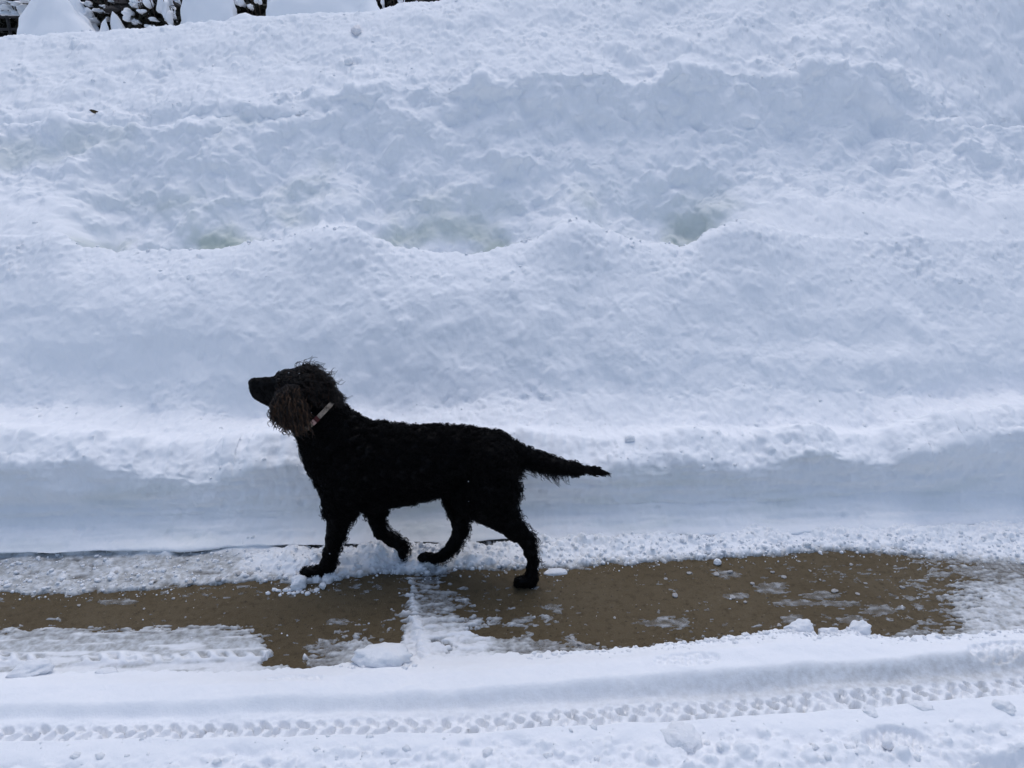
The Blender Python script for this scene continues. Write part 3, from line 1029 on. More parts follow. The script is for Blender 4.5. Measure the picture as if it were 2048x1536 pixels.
# ------------------------------------------------------------ hair strands
def strands(name, P, Nn, Fl, L, curlr, turns, mat, parent, lift=0.5, npt=10, rad=0.0006, clump=5, spread=0.0035, seed=0, bend=0.5):
    g = np.random.default_rng(seed)
    n = len(P)
    t = np.linspace(0, 1, npt)[None, :, None]
    Fl = Fl - (Fl * Nn).sum(1, keepdims=True) * Nn
    Fl /= np.linalg.norm(Fl, axis=1)[:, None] + 1e-9
    B = np.cross(Nn, Fl)
    lf = (lift * (0.6 + 0.8 * g.random(n)))[:, None, None]
    ph = (g.random(n) * 6.28)[:, None, None]
    hand = np.where(g.random(n) < .5, 1, -1)[:, None, None]
    Lr = (L * (0.65 + 0.6 * g.random(n)))[:, None, None]
    tr = (turns * (0.8 + 0.4 * g.random(n)))[:, None, None]
    dirv = Fl[:, None, :] * (1 - 0.35 * lf) + Nn[:, None, :] * lf
    ax = P[:, None, :] + dirv * Lr * t - Nn[:, None, :] * (bend * lf * Lr * t * t)
    cr = (curlr * (0.6 + 0.8 * g.random(n)))[:, None, None] * np.minimum(1, t * 3.0)
    e2 = np.cross(B, dirv[:, 0, :])
    e2 /= np.linalg.norm(e2, axis=1)[:, None] + 1e-9
    hel = cr * (np.cos(ph + tr * 6.28 * t) - np.cos(ph)) * B[:, None, :] + cr * hand * (np.sin(ph + tr * 6.28 * t) - np.sin(ph)) * e2[:, None, :]
    G = ax + hel
    out = []
    for c in range(clump):
        o = g.normal(size=(n, 1, 3)) * spread
        o = o - (o * Nn[:, None, :]).sum(-1, keepdims=True) * Nn[:, None, :]
        out.append(G + o * (1 - 0.55 * t) + g.normal(size=G.shape) * 0.0004)
    A = np.stack(out, 1).reshape(-1, npt, 3)
    W = l2w(A) - base
    cv = bpy.data.hair_curves.new(name)
    cv.add_curves([npt] * len(A))
    cv.attributes['position'].data.foreach_set('vector', W.astype(np.float32).ravel())
    ra = cv.attributes.get('radius') or cv.attributes.new('radius', 'FLOAT', 'POINT')
    rr = np.broadcast_to(rad * (1.0 - 0.75 * np.linspace(0, 1, npt))[None, :], (len(A), npt))
    ra.data.foreach_set('value', np.ascontiguousarray(rr, np.float32).ravel())
    o = bpy.data.objects.new(name, cv)
    COL.objects.link(o)
    cv.materials.append(mat)
    o.parent = parent
    return o


g = np.random.default_rng(5)
prob = farea / farea.sum()
NS = 15000
fi = g.choice(len(DF), NS, p=prob)
wts = g.dirichlet([1, 1, 1, 1], NS)
SP = (DV[DF[fi]] * wts[:, :, None]).sum(1)
SN = (vn[DF[fi]] * wts[:, :, None]).sum(1)
SN /= np.linalg.norm(SN, axis=1)[:, None]
su, sv, _ = proj(l2w(SP))
muz = (su < 550) & (sv < 822)
head = (~muz) & (su < 676) & (sv < 812) & (su + sv < 1475)
paw = (sv > 1128)
tail = (su > 1030) & (sv < 960)
leg = (sv > 1030) & ~paw
body_m = ~(muz | head | paw | tail | leg)
back_ = np.array([-1.0, 0, 0])
down = np.array([0, 0, -1.0])
FLOW = np.tile(back_ * 0.75 + down * 0.65, (NS, 1))
FLOW[leg | paw] = down * 1.0 + back_ * 0.35
FLOW[head] = back_ * 0.9 + down * 0.5
tdir = dp(1208, 943, 0)[0] - dp(1030, 905, 0)[0]
tdir /= np.linalg.norm(tdir)
FLOW[tail] = tdir * 1.0 + down * 0.45
chest = body_m & (SN[:, 0] > 0.35)
rump = body_m & (SN[:, 0] < -0.3) & (su > 980) & (sv > 930)
FLOW[chest] = down + 0.1 * back_
FLOW[rump] = down + 0.3 * back_
under = body_m & (SN[:, 2] < -0.35)
rest = body_m & ~(chest | rump | under)


def sel(m, frac=1.0):
    i = np.where(m)[0]
    if frac < 1:
        i = i[g.random(len(i)) < frac]
    return SP[i], SN[i], FLOW[i]


strands('body_coat', *sel(rest), 0.016, 0.0038, 1.6, M_BLACK, body, .36, 10, .0007, 5, .0035, 201)
strands('chest_hair', *sel(chest), 0.028, 0.0045, 1.5, M_BLACK, body, .55, 12, .00065, 5, .004, 202)
strands('thigh_hair', *sel(rump), 0.034, 0.0050, 1.3, M_BLACK, body, .75, 12, .00065, 4, .0025, 203, .3)
strands('belly_hair', *sel(under), 0.026, 0.0045, 1.3, M_BLACK, body, .55, 12, .0006, 5, .004, 204, .3)
strands('shin_hair', *sel(leg & (SN[:, 0] > 0.1)), 0.007, 0.0006, .8, M_BLACK, body, .18, 8, .0006, 5, .003, 217)
strands('leg_hair', *sel(leg & (SN[:, 0] <= 0.1)), 0.011, 0.0022, 1.2, M_BLACK, body, .30, 10, .0006, 5, .003, 205)
lb = leg & (SN[:, 0] < -0.25)
strands('leg_feathering', *sel(lb, .45), 0.024, 0.004, 1.3, M_BLACK, body, .85, 12, .0006, 4, .003, 206, .3)
strands('paw_hair', *sel(paw), 0.012, 0.0018, 1.0, M_BLACK, body, .5, 8, .0006, 5, .002, 207)
strands('tail_hair', *sel(tail & (su < 1150)), 0.017, 0.003, 1.1, M_BLACK, body, .40, 10, .0007, 5, .003, 208)
strands('tail_end_hair', *sel(tail & (su >= 1150)), 0.014, 0.0012, .8, M_BLACK, body, .22, 10, .0006, 6, .002, 216)
tu = tail & (SN[:, 2] < -0.1) & (su < 1125)
strands('tail_feathering', *sel(tu, .8), 0.034, 0.004, 1.0, M_BLACK, body, .75, 12, .0006, 4, .003, 209, .1)
te = tail & (su > 1192)
strands('tail_tip_hair', *sel(te), 0.024, 0.001, .4, M_BLACK, body, .16, 8, .0006, 6, .002, 210)
brow = head & (su < 604)
strands('brow_hair', *sel(brow), 0.010, 0.0008, .8, M_TOP, body, .22, 8, .0006, 6, .003, 215)
strands('head_hair', *sel(head & ~brow), 0.020, 0.0040, 1.4, M_TOP, body, .42, 12, .0006, 5, .003, 211)
tk = head & (SN[:, 2] > 0.3) & (su > 590)
strands('topknot', *sel(tk, .25), 0.034, 0.0055, .9, M_TOP, body, .95, 12, .0006, 3, .002, 212, .2)
nb = head & (SN[:, 0] < -0.2)
strands('nape_hair', *sel(nb, .6), 0.030, 0.005, 1.3, M_TOP, body, .80, 12, .0006, 4, .003, 213, .3)
strands('muzzle_hair', *sel(muz), 0.006, 0.0004, .4, M_BLACK, body, .25, 6, .0006, 8, .003, 214)
# ear fringes
for sgn in (-1, 1):
    n = 340
    k = g.integers(0, len(EARP), n)
    f = np.sqrt(g.random(n))
    nxt = (k + 1) % len(EARP)
    ring = np.array([dp(u, v, -0.075)[0] for u, v in EARP])
    cen = ring.mean(0)
    s_ = g.random(n)[:, None]
    P = cen + (ring[k] * (1 - s_) + ring[nxt] * s_ - cen) * f[:, None]
    drop = ring[:, 2].max() - P[:, 2]
    P[:, 1] = -(0.056 + 0.018 * np.sin(np.clip(drop / 0.16, 0, 1) * math.pi))
    Nn = np.tile([0.0, -1.0, 0.15], (n, 1)) + 0.35 * (P - cen) / 0.06 * np.array([1, 0, 1])
    Nn /= np.linalg.norm(Nn, axis=1)[:, None]
    Fl = np.tile(down + 0.22 * back_, (n, 1)) + g.normal(size=(n, 3)) * .10
    if sgn > 0:
        P[:, 1] *= -1
        Nn[:, 1] *= -1
    strands('ear_hair', P, Nn, Fl, 0.050, 0.0036, 2.0, M_BROWN, near_ear if sgn < 0 else ear, .20, 24, .0009, 5, .0016, 220 + sgn, .5)
    hi_m = P[:, 2] > cen[2] + 0.012
    strands('ear_lock', P[hi_m], Nn[hi_m], Fl[hi_m], 0.100, 0.0034, 2.6, M_BROWN, near_ear if sgn < 0 else ear, .30, 30, .0009, 4, .0018, 240 + sgn, .8)

# ------------------------------------------------------------ collar
M_COLLAR = simple('collar_webbing', (0.30, 0.25, 0.195), .8, .2, 120.0, (0.13, 0.10, 0.08), .001)
M_RED = simple('collar_red_end', (0.05, 0.010, 0.010), .7, .2)
M_TAG = simple('pink_tag', (0.34, 0.20, 0.17), .5, .3)
ca, mpa = dp(664, 806, -0.030)
cb, mpb = dp(606, 862, -0.030)
cc = 0.5 * (ca + cb)
cc[1] = 0
axd = (ca - cb)
axd[1] = 0
hr = np.linalg.norm(axd) / 2 + 0.002
axd /= np.linalg.norm(axd)
fwd = np.cross(axd, np.array([0, 1.0, 0]))
fwd /= np.linalg.norm(fwd)
if fwd[0] < 0:
    fwd = -fwd


def band(t0, t1, wd, n, off, thick=0.003):
    Vs = []
    for th in np.linspace(t0, t1, n):
        for w_, o_ in ((-wd, 0), (-wd, thick), (wd, thick), (wd, 0)):
            r1, r2 = hr + off + o_, 0.078 + off + o_
            Vs.append(cc + axd * (math.cos(th) * r1) + np.array([0, -1.0, 0]) * (math.sin(th) * r2) + fwd * w_)
    Fs = []
    for i in range(n - 1):
        for k in range(4):
            a, b = i * 4 + k, i * 4 + (k + 1) % 4
            Fs.append([a, b, b + 4, a + 4])
    if abs(t1 - t0) < 6.2:
        Fs += [[3, 2, 1, 0], [(n - 1) * 4 + k for k in range(4)]]
    return np.array(Vs), Fs


V, Fs = band(0, 2 * math.pi, 0.0066, 73, 0.003)
collar = wmesh('collar', V, Fs, M_COLLAR, dog, False, label='pale woven collar round the neck')
V, Fs = band(1.18, 1.34, 0.0076, 8, 0.007)
wmesh('buckle', V, Fs, M_RED, collar, False)
V, Fs = band(1.36, 1.50, 0.0072, 8, 0.008)
wmesh('tag', V, Fs, M_TAG, collar, False)

# flecks of snow caught in the coat
fV, fF, nv = [], [], 0
for (u, v, lat, r) in [(934, 968, -.115, 3.2), (939, 1004, -.11, 2.2), (575, 749, -.04, 1.8), (592, 749, -.05, 1.8), (554, 796, -.07, 1.8), (622, 826, -.07, 1.5), (661, 1105, -.085, 2.6), (648, 970, -.07, 2.4), (1073, 1137, -.075, 2.6), (1080, 1150, -.07, 2.2), (1064, 1172, -.08, 2.0), (690, 1080, -.065, 2.4)]:
    c, mpp = dp(u, v, lat)
    d2 = ((DV - c) ** 2)
    d2 = d2[:, 0] + d2[:, 2] + np.where(vn[:, 1] < 0.1, 0, 1) + 0.2 * d2[:, 1]
    k = int(np.argmin(d2))
    Vc, Fc = chunk_verts(1, g)
    fV.append(Vc * r * mpp * 0.5 + DV[k] + vn[k] * 0.007)
    fF.append(Fc + nv)
    nv += len(Vc)
wmesh('snow_flecks', np.concatenate(fV), np.concatenate(fF), M_SNOW, dog, True, kind='stuff')

# ================================================================== BEYOND THE BANK
g = np.random.default_rng(77)
ZB = 1.63


def heap(name, u, vt, hw, vb, pw, Y, label, ry=0.8, lean=0.0, seed=0, group=None):
    """snow-laden bush: a smooth heap standing on the ground behind the bank"""
    top = on_y(u, vt, Y)
    wid = abs(on_y(u + hw, vb, Y)[0] - on_y(u, vb, Y)[0])
    zb = on_y(u, vb, Y)[2]
    H = top[2] - zb
    k = (top[2] - (ZB - 0.1)) / H              # carry the flank down to the ground
    nr, na = 30, 56
    f = np.linspace(0, 1, nr) ** 0.8
    th = np.arange(na) / na * 2 * np.pi
    hgt = 1 - f * k                            # 1 at the top, 0 at the base line
    rad = np.maximum(1 - np.clip(hgt, -3, 1), 0) ** (1 / pw)
    wob = 1 + 0.14 * perlin(1.6 * np.cos(th)[None, :] + 5 * seed + 2 * f[:, None], 1.6 * np.sin(th)[None, :] + 3.0 * f[:, None], 300 + seed) + 0.04 * perlin(3 * np.cos(th)[None, :] + 5 * f[:, None], 3 * np.sin(th)[None, :] + 7 * f[:, None], 301 + seed)
    R = rad[:, None] * wid * wob
    X = R * np.cos(th)[None, :] + lean * f[:, None] * wid
    Yy = R * ry * np.sin(th)[None, :]
    Z = (zb + H * hgt)[:, None] + 0 * X + 0.030 * perlin(X * 5 + seed, Yy * 5, 302 + seed) + 0.014 * perlin(X * 13, Yy * 13 + seed, 303 + seed)
    X = X + 0.045 * perlin(Z * 5 + seed, th[None, :] * 0 + Yy * 4, 304 + seed) + 0.018 * perlin(Z * 13, Yy * 11 + X * 5, 305 + seed)
    V = np.stack([X, Yy, Z - (ZB - 0.1)], -1).reshape(-1, 3)
    i = np.arange(nr * na).reshape(nr, na)
    Fq = np.stack([i[:-1], np.roll(i, -1, 1)[:-1], np.roll(i, -1, 1)[1:], i[1:]], -1).reshape(-1, 4)[:, ::-1]
    o = link(name, mesh_np(name, V, Fq), M_FARSNOW, None, label=label, category='snow heap')
    o.location = (top[0], Y, ZB - 0.1)
    if group:
        o['group'] = group
    return o


GH = 'snow heaps over the bushes behind the bank'
heap('snow_heap', 92, -40, 82, 82, 1.25, 6.3, 'tall pointed snow heap beside the metal railing at the far left', seed=1, group=GH)
heap('snow_heap', 150, -10, 34, 62, 1.4, 6.7, 'narrow pointed snow heap close behind the tall one at far left', seed=2, group=GH)
heap('snow_heap', 165, 22, 17, 60, 1.6, 6.55, 'low rounded snow heap left of the dark twiggy bush', seed=3, group=GH)
heap('snow_heap', 230, 22, 13, 60, 1.7, 6.5, 'small upright snow heap in front of the dark twiggy bush', seed=4, group=GH)
heap('snow_heap', 207, 36, 8, 64, 1.5, 6.45, 'tiny pointed snow heap at the foot of the twiggy bush', seed=5, group=GH)
heap('snow_heap', 405, -75, 60, 60, 2.6, 6.4, 'broad smooth snow heap right of the dark stacked stones', seed=6, group=GH)
heap('snow_heap', 492, 25, 36, 45, 1.6, 6.3, 'low saddle of snow below the small dark bush', seed=7, group=GH)
heap('snow_heap', 640, -85, 122, 45, 2.3, 6.35, 'widest smooth snow heap right of the small dark bush', seed=8, group=GH)

M_LEAF = simple('dark_leaves', (0.012, 0.015, 0.010), .6, .25, 30.0, (0.030, 0.028, 0.020))
M_TWIG = simple('twig_bark', (0.035, 0.025, 0.018), .8, .2, 60.0, (0.06, 0.045, 0.035))
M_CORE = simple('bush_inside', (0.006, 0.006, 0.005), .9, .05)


def leaf_mass(n, rad, rng, size):
    c = rng.normal(size=(n, 3))
    c /= np.linalg.norm(c, axis=1)[:, None]
    c *= (0.55 + 0.5 * rng.random((n, 1)) ** 0.6) * np.array(rad)
    c += rng.normal(size=(n, 3)) * 0.02
    a = rng.normal(size=(n, 3))
    a /= np.linalg.norm(a, axis=1)[:, None]
    b = np.cross(a, rng.normal(size=(n, 3)))
    b /= np.linalg.norm(b, axis=1)[:, None]
    s = size * (0.6 + 0.8 * rng.random((n, 1)))
    V = np.stack([c - a * s, c + b * s * .45, c + a * s, c - b * s * .45], 1).reshape(-1, 3)
    return V, np.arange(4 * n).reshape(n, 4)


def tube(P, r0, r1, ns=6):
    P = np.asarray(P, float)
    n = len(P)
    d = np.gradient(P, axis=0)
    d /= np.linalg.norm(d, axis=1)[:, None] + 1e-9
    ref = np.array([0.31, 0.22, 0.92])
    e1 = np.cross(d, ref)
    e1 /= np.linalg.norm(e1, axis=1)[:, None] + 1e-9
    e2 = np.cross(d, e1)
    th = np.arange(ns) / ns * 2 * np.pi
    r = np.linspace(r0, r1, n)[:, None, None]
    V = P[:, None, :] + r * (np.cos(th)[None, :, None] * e1[:, None, :] + np.sin(th)[None, :, None] * e2[:, None, :])
    i = np.arange(n * ns).reshape(n, ns)
    Fq = np.stack([i[:-1], np.roll(i, -1, 1)[:-1], np.roll(i, -1, 1)[1:], i[1:]], -1).reshape(-1, 4)
    return V.reshape(-1, 3), Fq


def bush(u, vt, hw, Y, label, nleaf, caps, seed, depth=0.3, size=0.022, ntwig=5):
    r = np.random.default_rng(seed)
    top = on_y(u, vt, Y)
    wid = abs(on_y(u + hw, 30, Y)[0] - on_y(u, 30, Y)[0])
    H = top[2] - ZB
    o = empty('bush', (top[0], Y, ZB), label=label, category='bush', group='dark bushes behind the bank')
    rad = (wid, depth, H * 0.52)
    V, Fs = ico(3)
    rr = 0.74 + 0.12 * np.sin(V @ np.array([5, 3, 4.0]) + seed) + 0.08 * np.sin(V @ np.array([-9, 7, 8.0]))
    link('shade_core', mesh_np('shade_core', V * rr[:, None] * rad + np.array([0, 0, H * .5]), Fs), M_CORE, o)  # solid near-black core, shade inside the bush put into its colour
    V, Fs = leaf_mass(nleaf, rad, r, size)
    link('foliage', mesh_np('foliage', V + np.array([0, 0, H * .5]), Fs, False), M_LEAF, o, kind='stuff')
    for k in range(ntwig):
        a = r.uniform(-1, 1)
        P = [(a * wid * .3 * t + 0.02 * math.sin(5 * t + k), -depth * (0.5 + .6 * t), H * (0.15 + 0.9 * t) - 0.1 * t * t * abs(a)) for t in np.linspace(0, 1, 8)]
        P = np.array(P)
        P[:, 0] += a * wid * 0.6
        V, Fs = tube(P, .006, .0025)
        link('twig', mesh_np('twig', V, Fs), M_TWIG, o)
    for (du, v, w_, h_) in caps:
        q = on_y(u + du, v, Y - depth * 0.9)
        sc = abs(on_y(u + 1, v, Y)[0] - on_y(u, v, Y)[0])
        V, Fs = chunk_verts(3, r, .75, 3)
        V = V * np.array([w_ * sc / 2, 0.08, h_ * sc / 2])
        link('snow_clump', mesh_np('snow_clump', V + q - np.array(o.location), Fs), M_FARSNOW, o)
    return o


bush(22, -25, 60, 7.4, 'dark bush with snow clumps behind the metal railing at far left', 2600, [(-10, 22, 30, 22), (24, 20, 13, 22), (-20, 2, 20, 10), (10, 8, 16, 8), (30, 2, 14, 10), (-2, -6, 18, 10), (12, 30, 14, 9)], 401)
bush(215, -30, 62, 7.0, 'dark twiggy bush with small snow clumps between heaps and stacked stones', 2600, [(-15, 22, 12, 7), (-8, 12, 10, 6), (0, 20, 9, 12), (-35, 30, 14, 16), (-22, 45, 10, 12), (14, 5, 6, 4), (22, 30, 12, 14), (40, 20, 8, 5), (-40, 8, 14, 9), (5, 40, 9, 9)], 402, ntwig=7)
bush(494, -40, 62, 6.8, 'small dark bush showing in a gap between two broad snow heaps', 2000, [(-10, 8, 16, 16), (8, 14, 9, 10), (-20, -4, 14, 18), (22, 2, 9, 12)], 403)
bush(772, -45, 45, 6.8, 'dark narrow bush right of the widest snow heap', 1500, [(-6, 6, 6, 14), (30, 2, 12, 16)], 404)
bush(330, -70, 90, 7.7, 'dark bush rising behind the stacked stones with hanging snow', 2600, [(-42, 4, 14, 22), (-22, 3, 10, 14), (12, 8, 18, 34), (24, 2, 14, 20)], 405)
bush(880, -70, 100, 7.8, 'dark bush beyond the crest at the right end of the bushes', 2600, [(-40, -5, 20, 14), (20, -12, 30, 14)], 406)
bush(600, -90, 130, 8.4, 'large dark bush standing behind the widest snow heap', 2600, [], 407, 0.4)
bush(130, -90, 130, 8.4, 'large dark bush standing behind the tall pointed heap', 2600, [], 408, 0.4)
bush(-120, -60, 110, 7.9, 'large dark bush past the railing at the left border', 2400, [(30, 0, 30, 20), (70, 10, 20, 16)], 409, 0.4)

bush(300, -14, 50, 6.60, 'dark drooping evergreen bush over the stacked stones, heavy with snow', 3200, [(-30, 8, 22, 14), (-4, 2, 18, 26), (26, 14, 20, 40), (38, 34, 12, 30), (-44, 30, 16, 18), (-14, 24, 14, 7), (10, 40, 16, 6), (-26, 44, 14, 8), (0, 52, 12, 6)], 410, 0.16, .024, 6)

# stacked stones
M_STONE = simple('dark_stone', (0.020, 0.018, 0.018), .85, .2, 25.0, (0.055, 0.050, 0.049), .004)
_st = []
for k in range(6):
    bm = bmesh.new()
    bmesh.ops.create_cube(bm, size=1.0)
    bmesh.ops.subdivide_edges(bm, edges=bm.edges[:], cuts=1, use_grid_fill=True)
    for v in bm.verts:
        n = v.co.normalized()
        v.co = v.co * 0.7 + n * 0.2 + Vector(g.normal(size=3) * 0.07)
    m = bpy.data.meshes.new('stone')
    bm.to_mesh(m)
    bm.free()
    m.materials.append(M_STONE)
    _st.append(m)


def stones(u0, u1, v0, v1, Y, label, dy=0.12):
    a, b = on_y(u0, v0, Y), on_y(u1, v0, Y)
    zt = on_y(u0, v1, Y)[2]
    o = empty('stone_wall', ((a[0] + b[0]) / 2, Y, ZB), label=label, category='wall', group='stacked stone behind the bank')
    z = ZB - 0.05
    c = 0
    while z < zt:
        h = g.uniform(.045, .075)
        x = a[0] - g.uniform(0, .1)
        while x < b[0]:
            L = g.uniform(.09, .24)
            q = bpy.data.objects.new('stone', _st[c % 6])
            COL.objects.link(q)
            q.parent = o
            q.location = (x + L / 2 - o.location.x, g.normal() * .05 + 0.35 * (z - ZB) * 0.3, z + h / 2 - ZB)
            q.scale = (L * 1.03, dy * 2, h * 1.05)
            q.rotation_euler = (g.normal() * .03, g.normal() * .03, g.normal() * .05)
            x += L
            c += 1
        z += h
    return o


sw = stones(258, 352, 70, 12, 6.75, 'low wall of dark stacked stones between the twiggy bush and broad heap')
for (u, v, w_, h_) in ((285, 4, 16, 24), (309, 3, 12, 20), (337, 10, 18, 36), (347, 30, 9, 26), (262, 26, 14, 16), (300, 36, 20, 5), (275, 48, 16, 6)):
    q = on_y(u, v, 6.60)
    sc = 6.6 / FPX
    V, Fs = chunk_verts(3, g, .8, 3)
    link('snow_clump', mesh_np('snow_clump', V * np.array([w_ * sc / 2, .05, h_ * sc / 2]) + q - np.array(sw.location), Fs), M_FARSNOW, sw)
stones(800, 935, 40, -8, 6.9, 'low dark stone wall just showing over the crest, right of the heaps')

# metal railing
M_IRON = simple('black_iron', (0.010, 0.010, 0.012), .5, .3)
ra = on_y(-260, 36, 6.9)
rb = on_y(60, 34, 6.9)
rail = empty('railing', (rb[0], 6.9, ZB), label='black metal garden railing at the far left edge behind the bank', category='railing')
O = np.array(rail.location)
for dz in (0, -0.09):
    V, Fs = tube(np.linspace(ra + [0, 0, dz], rb + [0, 0, dz], 3) - O, .010, .010, 8)
    link('rail', mesh_np('rail', V, Fs), M_IRON, rail)
for u in (-230, -150, -70, 14, 52):
    q = on_y(u, 34, 6.9)
    V, Fs = tube(np.array([[q[0], 6.9, ZB - .1], [q[0], 6.9, q[2] - .02], [q[0], 6.9, q[2] + .01]]) - O, .012, .012, 8)
    link('post', mesh_np('post', V, Fs), M_IRON, rail)

# ================================================================== LOOSE SNOW PIECES
g = np.random.default_rng(99)
M_ICE, _t, _p = new_mat('grey_ice')
_p.inputs['Roughness'].default_value = .35
_n = noise_node(_t, 70.0, 4)
_t.links.new(mixrgb(_t, ramp(_t, _n.outputs[0], .3, .7), (0.40, 0.38, 0.36), (0.66, 0.66, 0.66)), _p.inputs['Base Color'])
_t.links.new(ramp(_t, _n.outputs[0], .35, .7, 0.55, 0.95), _p.inputs['Alpha'])
bump(_t, _n.outputs[0], .5, .004, _p)


M_LUMP = simple('icy_lump', (0.70, 0.69, 0.71), .5, .3, 50.0, (0.82, 0.82, 0.84), .006)


def piece(name, u, v, wpx, dep, hgt, label, cat, seed, group=None, rot=0.0, tilt=0.0, sub=4, sink=0.3, mat=M_SNOW, bank=False, rough=.22, cuts=5):
    r = np.random.default_rng(seed)
    if bank:
        P, nn = bank_point(u, v)
    else:
        P = on_z(u, v)
        P = on_z(u, v, ground_z(P[0], P[1]) + hgt * 0.3)
        P[2] = ground_z(P[0], P[1])
    sc = ((P - CP) @ FW) / FPX
    V, Fs = chunk_verts(sub, r, rough, cuts)
    V = V / np.abs(V).max(0)
    kk = 0.7 if cuts <= 1 else 1.0
    if sub >= 3:
        V = V * (1 + kk * 0.13 * perlin(V[:, 0] * 2.6 + seed, V[:, 1] * 2.6 + V[:, 2] * 2.3, seed)[:, None] + kk * 0.06 * perlin(V[:, 0] * 5, V[:, 2] * 5 + V[:, 1] * 5, seed + 1)[:, None] + 0.035 * perlin(V[:, 0] * 11 + V[:, 2] * 5, V[:, 1] * 11 - V[:, 2] * 6, seed + 2)[:, None])
    V = V * np.array([wpx * sc / 2, dep / 2, hgt / 2])
    V[:, 2] += hgt * (0.5 - sink)
    o = link(name, mesh_np(name, V, Fs), mat, None, label=label, category=cat)
    o.location = P
    o.rotation_euler = (tilt, 0, rot)
    if group:
        o['group'] = group
    return o


GC = 'chunks of snow lying about the road'
piece('snow_chunk', 762, 1322, 122, .10, .065, 'wide heart-shaped snow slab on the slush below the dog', 'snow chunk', 1, GC, .05, -.25, 4, .35, cuts=3)
piece('snow_chunk', 70, 1350, 92, .075, .050, 'jagged flat snow chunk near the left edge of the near snow', 'snow chunk', 2, GC, .2, -.1, 4, .35)
piece('snow_chunk', 216, 1350, 46, .04, .022, 'low small snow chunk right of the jagged flat one', 'snow chunk', 3, GC, 0, 0, 3, .45)
piece('snow_chunk', 594, 1156, 36, .045, .055, 'upright snow clump just in front of the leading front paw', 'snow chunk', 4, GC, .3)
piece('snow_ball', 646, 1169, 16, .022, .022, 'small round snowball under the leading front paw', 'snowball', 5, 'small snowballs on the road edge', rough=.1, cuts=3, sink=.15)
piece('snow_chunk', 1112, 1142, 50, .04, .016, 'thin flat snow disc behind the rear paw at the strip edge', 'snow chunk', 6, GC, 0, 0, 3, .3)
piece('snow_ball', 1435, 1125, 16, .022, .022, 'small round snowball on the far edge of the bare strip, right of the dog', 'snowball', 7, 'small snowballs on the road edge', rough=.1, cuts=3, sink=.15)
piece('snow_chunk', 1362, 1474, 82, .10, .055, 'rounded half-buried snow lump below the lug track', 'snow chunk', 8, GC, rough=.10, cuts=2, sink=.72)
piece('snow_chunk', 1718, 1266, 46, .06, .060, 'tallest snow clump on the near edge of the bare strip', 'snow chunk', 9, GC, .4, 0, 4, .52, rough=.22, cuts=3)
piece('snow_chunk', 1600, 1264, 62, .05, .050, 'wide snow clump left of the tallest one on the near strip edge', 'snow chunk', 10, GC, .2, 0, 4, .55, rough=.22, cuts=3)
piece('snow_chunk', 1658, 1270, 44, .045, .044, 'snow clump between the wide one and the tallest one', 'snow chunk', 11, GC, .1, 0, 4, .55, rough=.22, cuts=3)
piece('snow_chunk', 1744, 1442, 44, .045, .026, 'rounded snow lump just above the large boot print', 'snow chunk', 13, GC, rough=.12, cuts=2, sink=.72)
piece('snow_chunk', 1838, 1432, 56, .04, .024, 'long low snow lump above and right of the large boot print', 'snow chunk', 14, GC, -.35, 0, 4, .72, rough=.12, cuts=2)
piece('snow_chunk', 2004, 1424, 46, .05, .038, 'snow lump at the right edge below the lug track', 'snow chunk', 15, GC, rough=.12, cuts=2, sink=.68)
piece('snow_ball', 1778, 1480, 22, .026, .026, 'small snowball lying inside the large boot print', 'snowball', 16, 'small snowballs on the road edge', rough=.1, cuts=3, sink=.1)
piece('ice_chunk', 712, 62, 26, .07, .07, 'pale icy lump alone near the crest of the bank', 'ice chunk', 19, None, .2, 0, 3, .35, M_LUMP, True, .3, 10)
piece('snow_chunk', 700, 122, 20, .05, .05, 'small snow lump under the pale icy lump on the bank', 'snow chunk', 20, None, 0, 0, 3, .4, M_SNOW, True)
piece('snow_chunk', 1255, 875, 22, .03, .03, 'snow lump on the lower ledge to the right above the tail', 'snow chunk', 21, None, 0, 0, 3, .4, M_SNOW, True)

# crumbs on the bare strip that can be told apart
CR = [(1598, 1123, 7), (1432, 1149, 15), (1460, 1145, 13), (1568, 1155, 13), (1702, 1130, 9), (1731, 1167, 10), (1669, 1183, 16), (1805, 1176, 12), (1558, 1251, 12), (1504, 1168, 11), (1465, 1194, 14), (1378, 1147, 13), (1350, 1192, 15), (1331, 1158, 9), (1229, 1236, 8), (1145, 1276, 12), (1159, 1288, 12), (1135, 1142, 10), (1012, 1146, 9), (1196, 1288, 10), (158, 1211, 10), (66, 1194, 8), (347, 1198, 8), (288, 1218, 8), (624, 1183, 12), (380, 1165, 15), (477, 1148, 14), (437, 1160, 16), (154, 1165, 10), (233, 1145, 12), (500, 1148, 15), (305, 1163, 15), (272, 1150, 10), (345, 1155, 9), (610, 1174, 9), (633, 1176, 8), (575, 1178, 13), (1545, 1145, 10), (1620, 1142, 8), (1490, 1205, 9), (1715, 1188, 10), (1640, 1160, 8)]
_cr = []
for k in range(6):
    r = np.random.default_rng(700 + k)
    V, Fs = chunk_verts(2, r, .25, 6)
    V = V / np.abs(V).max(0)
    m = mesh_np('snow_crumb', V, Fs)
    m.materials.append(M_ICE)
    _cr.append(m)
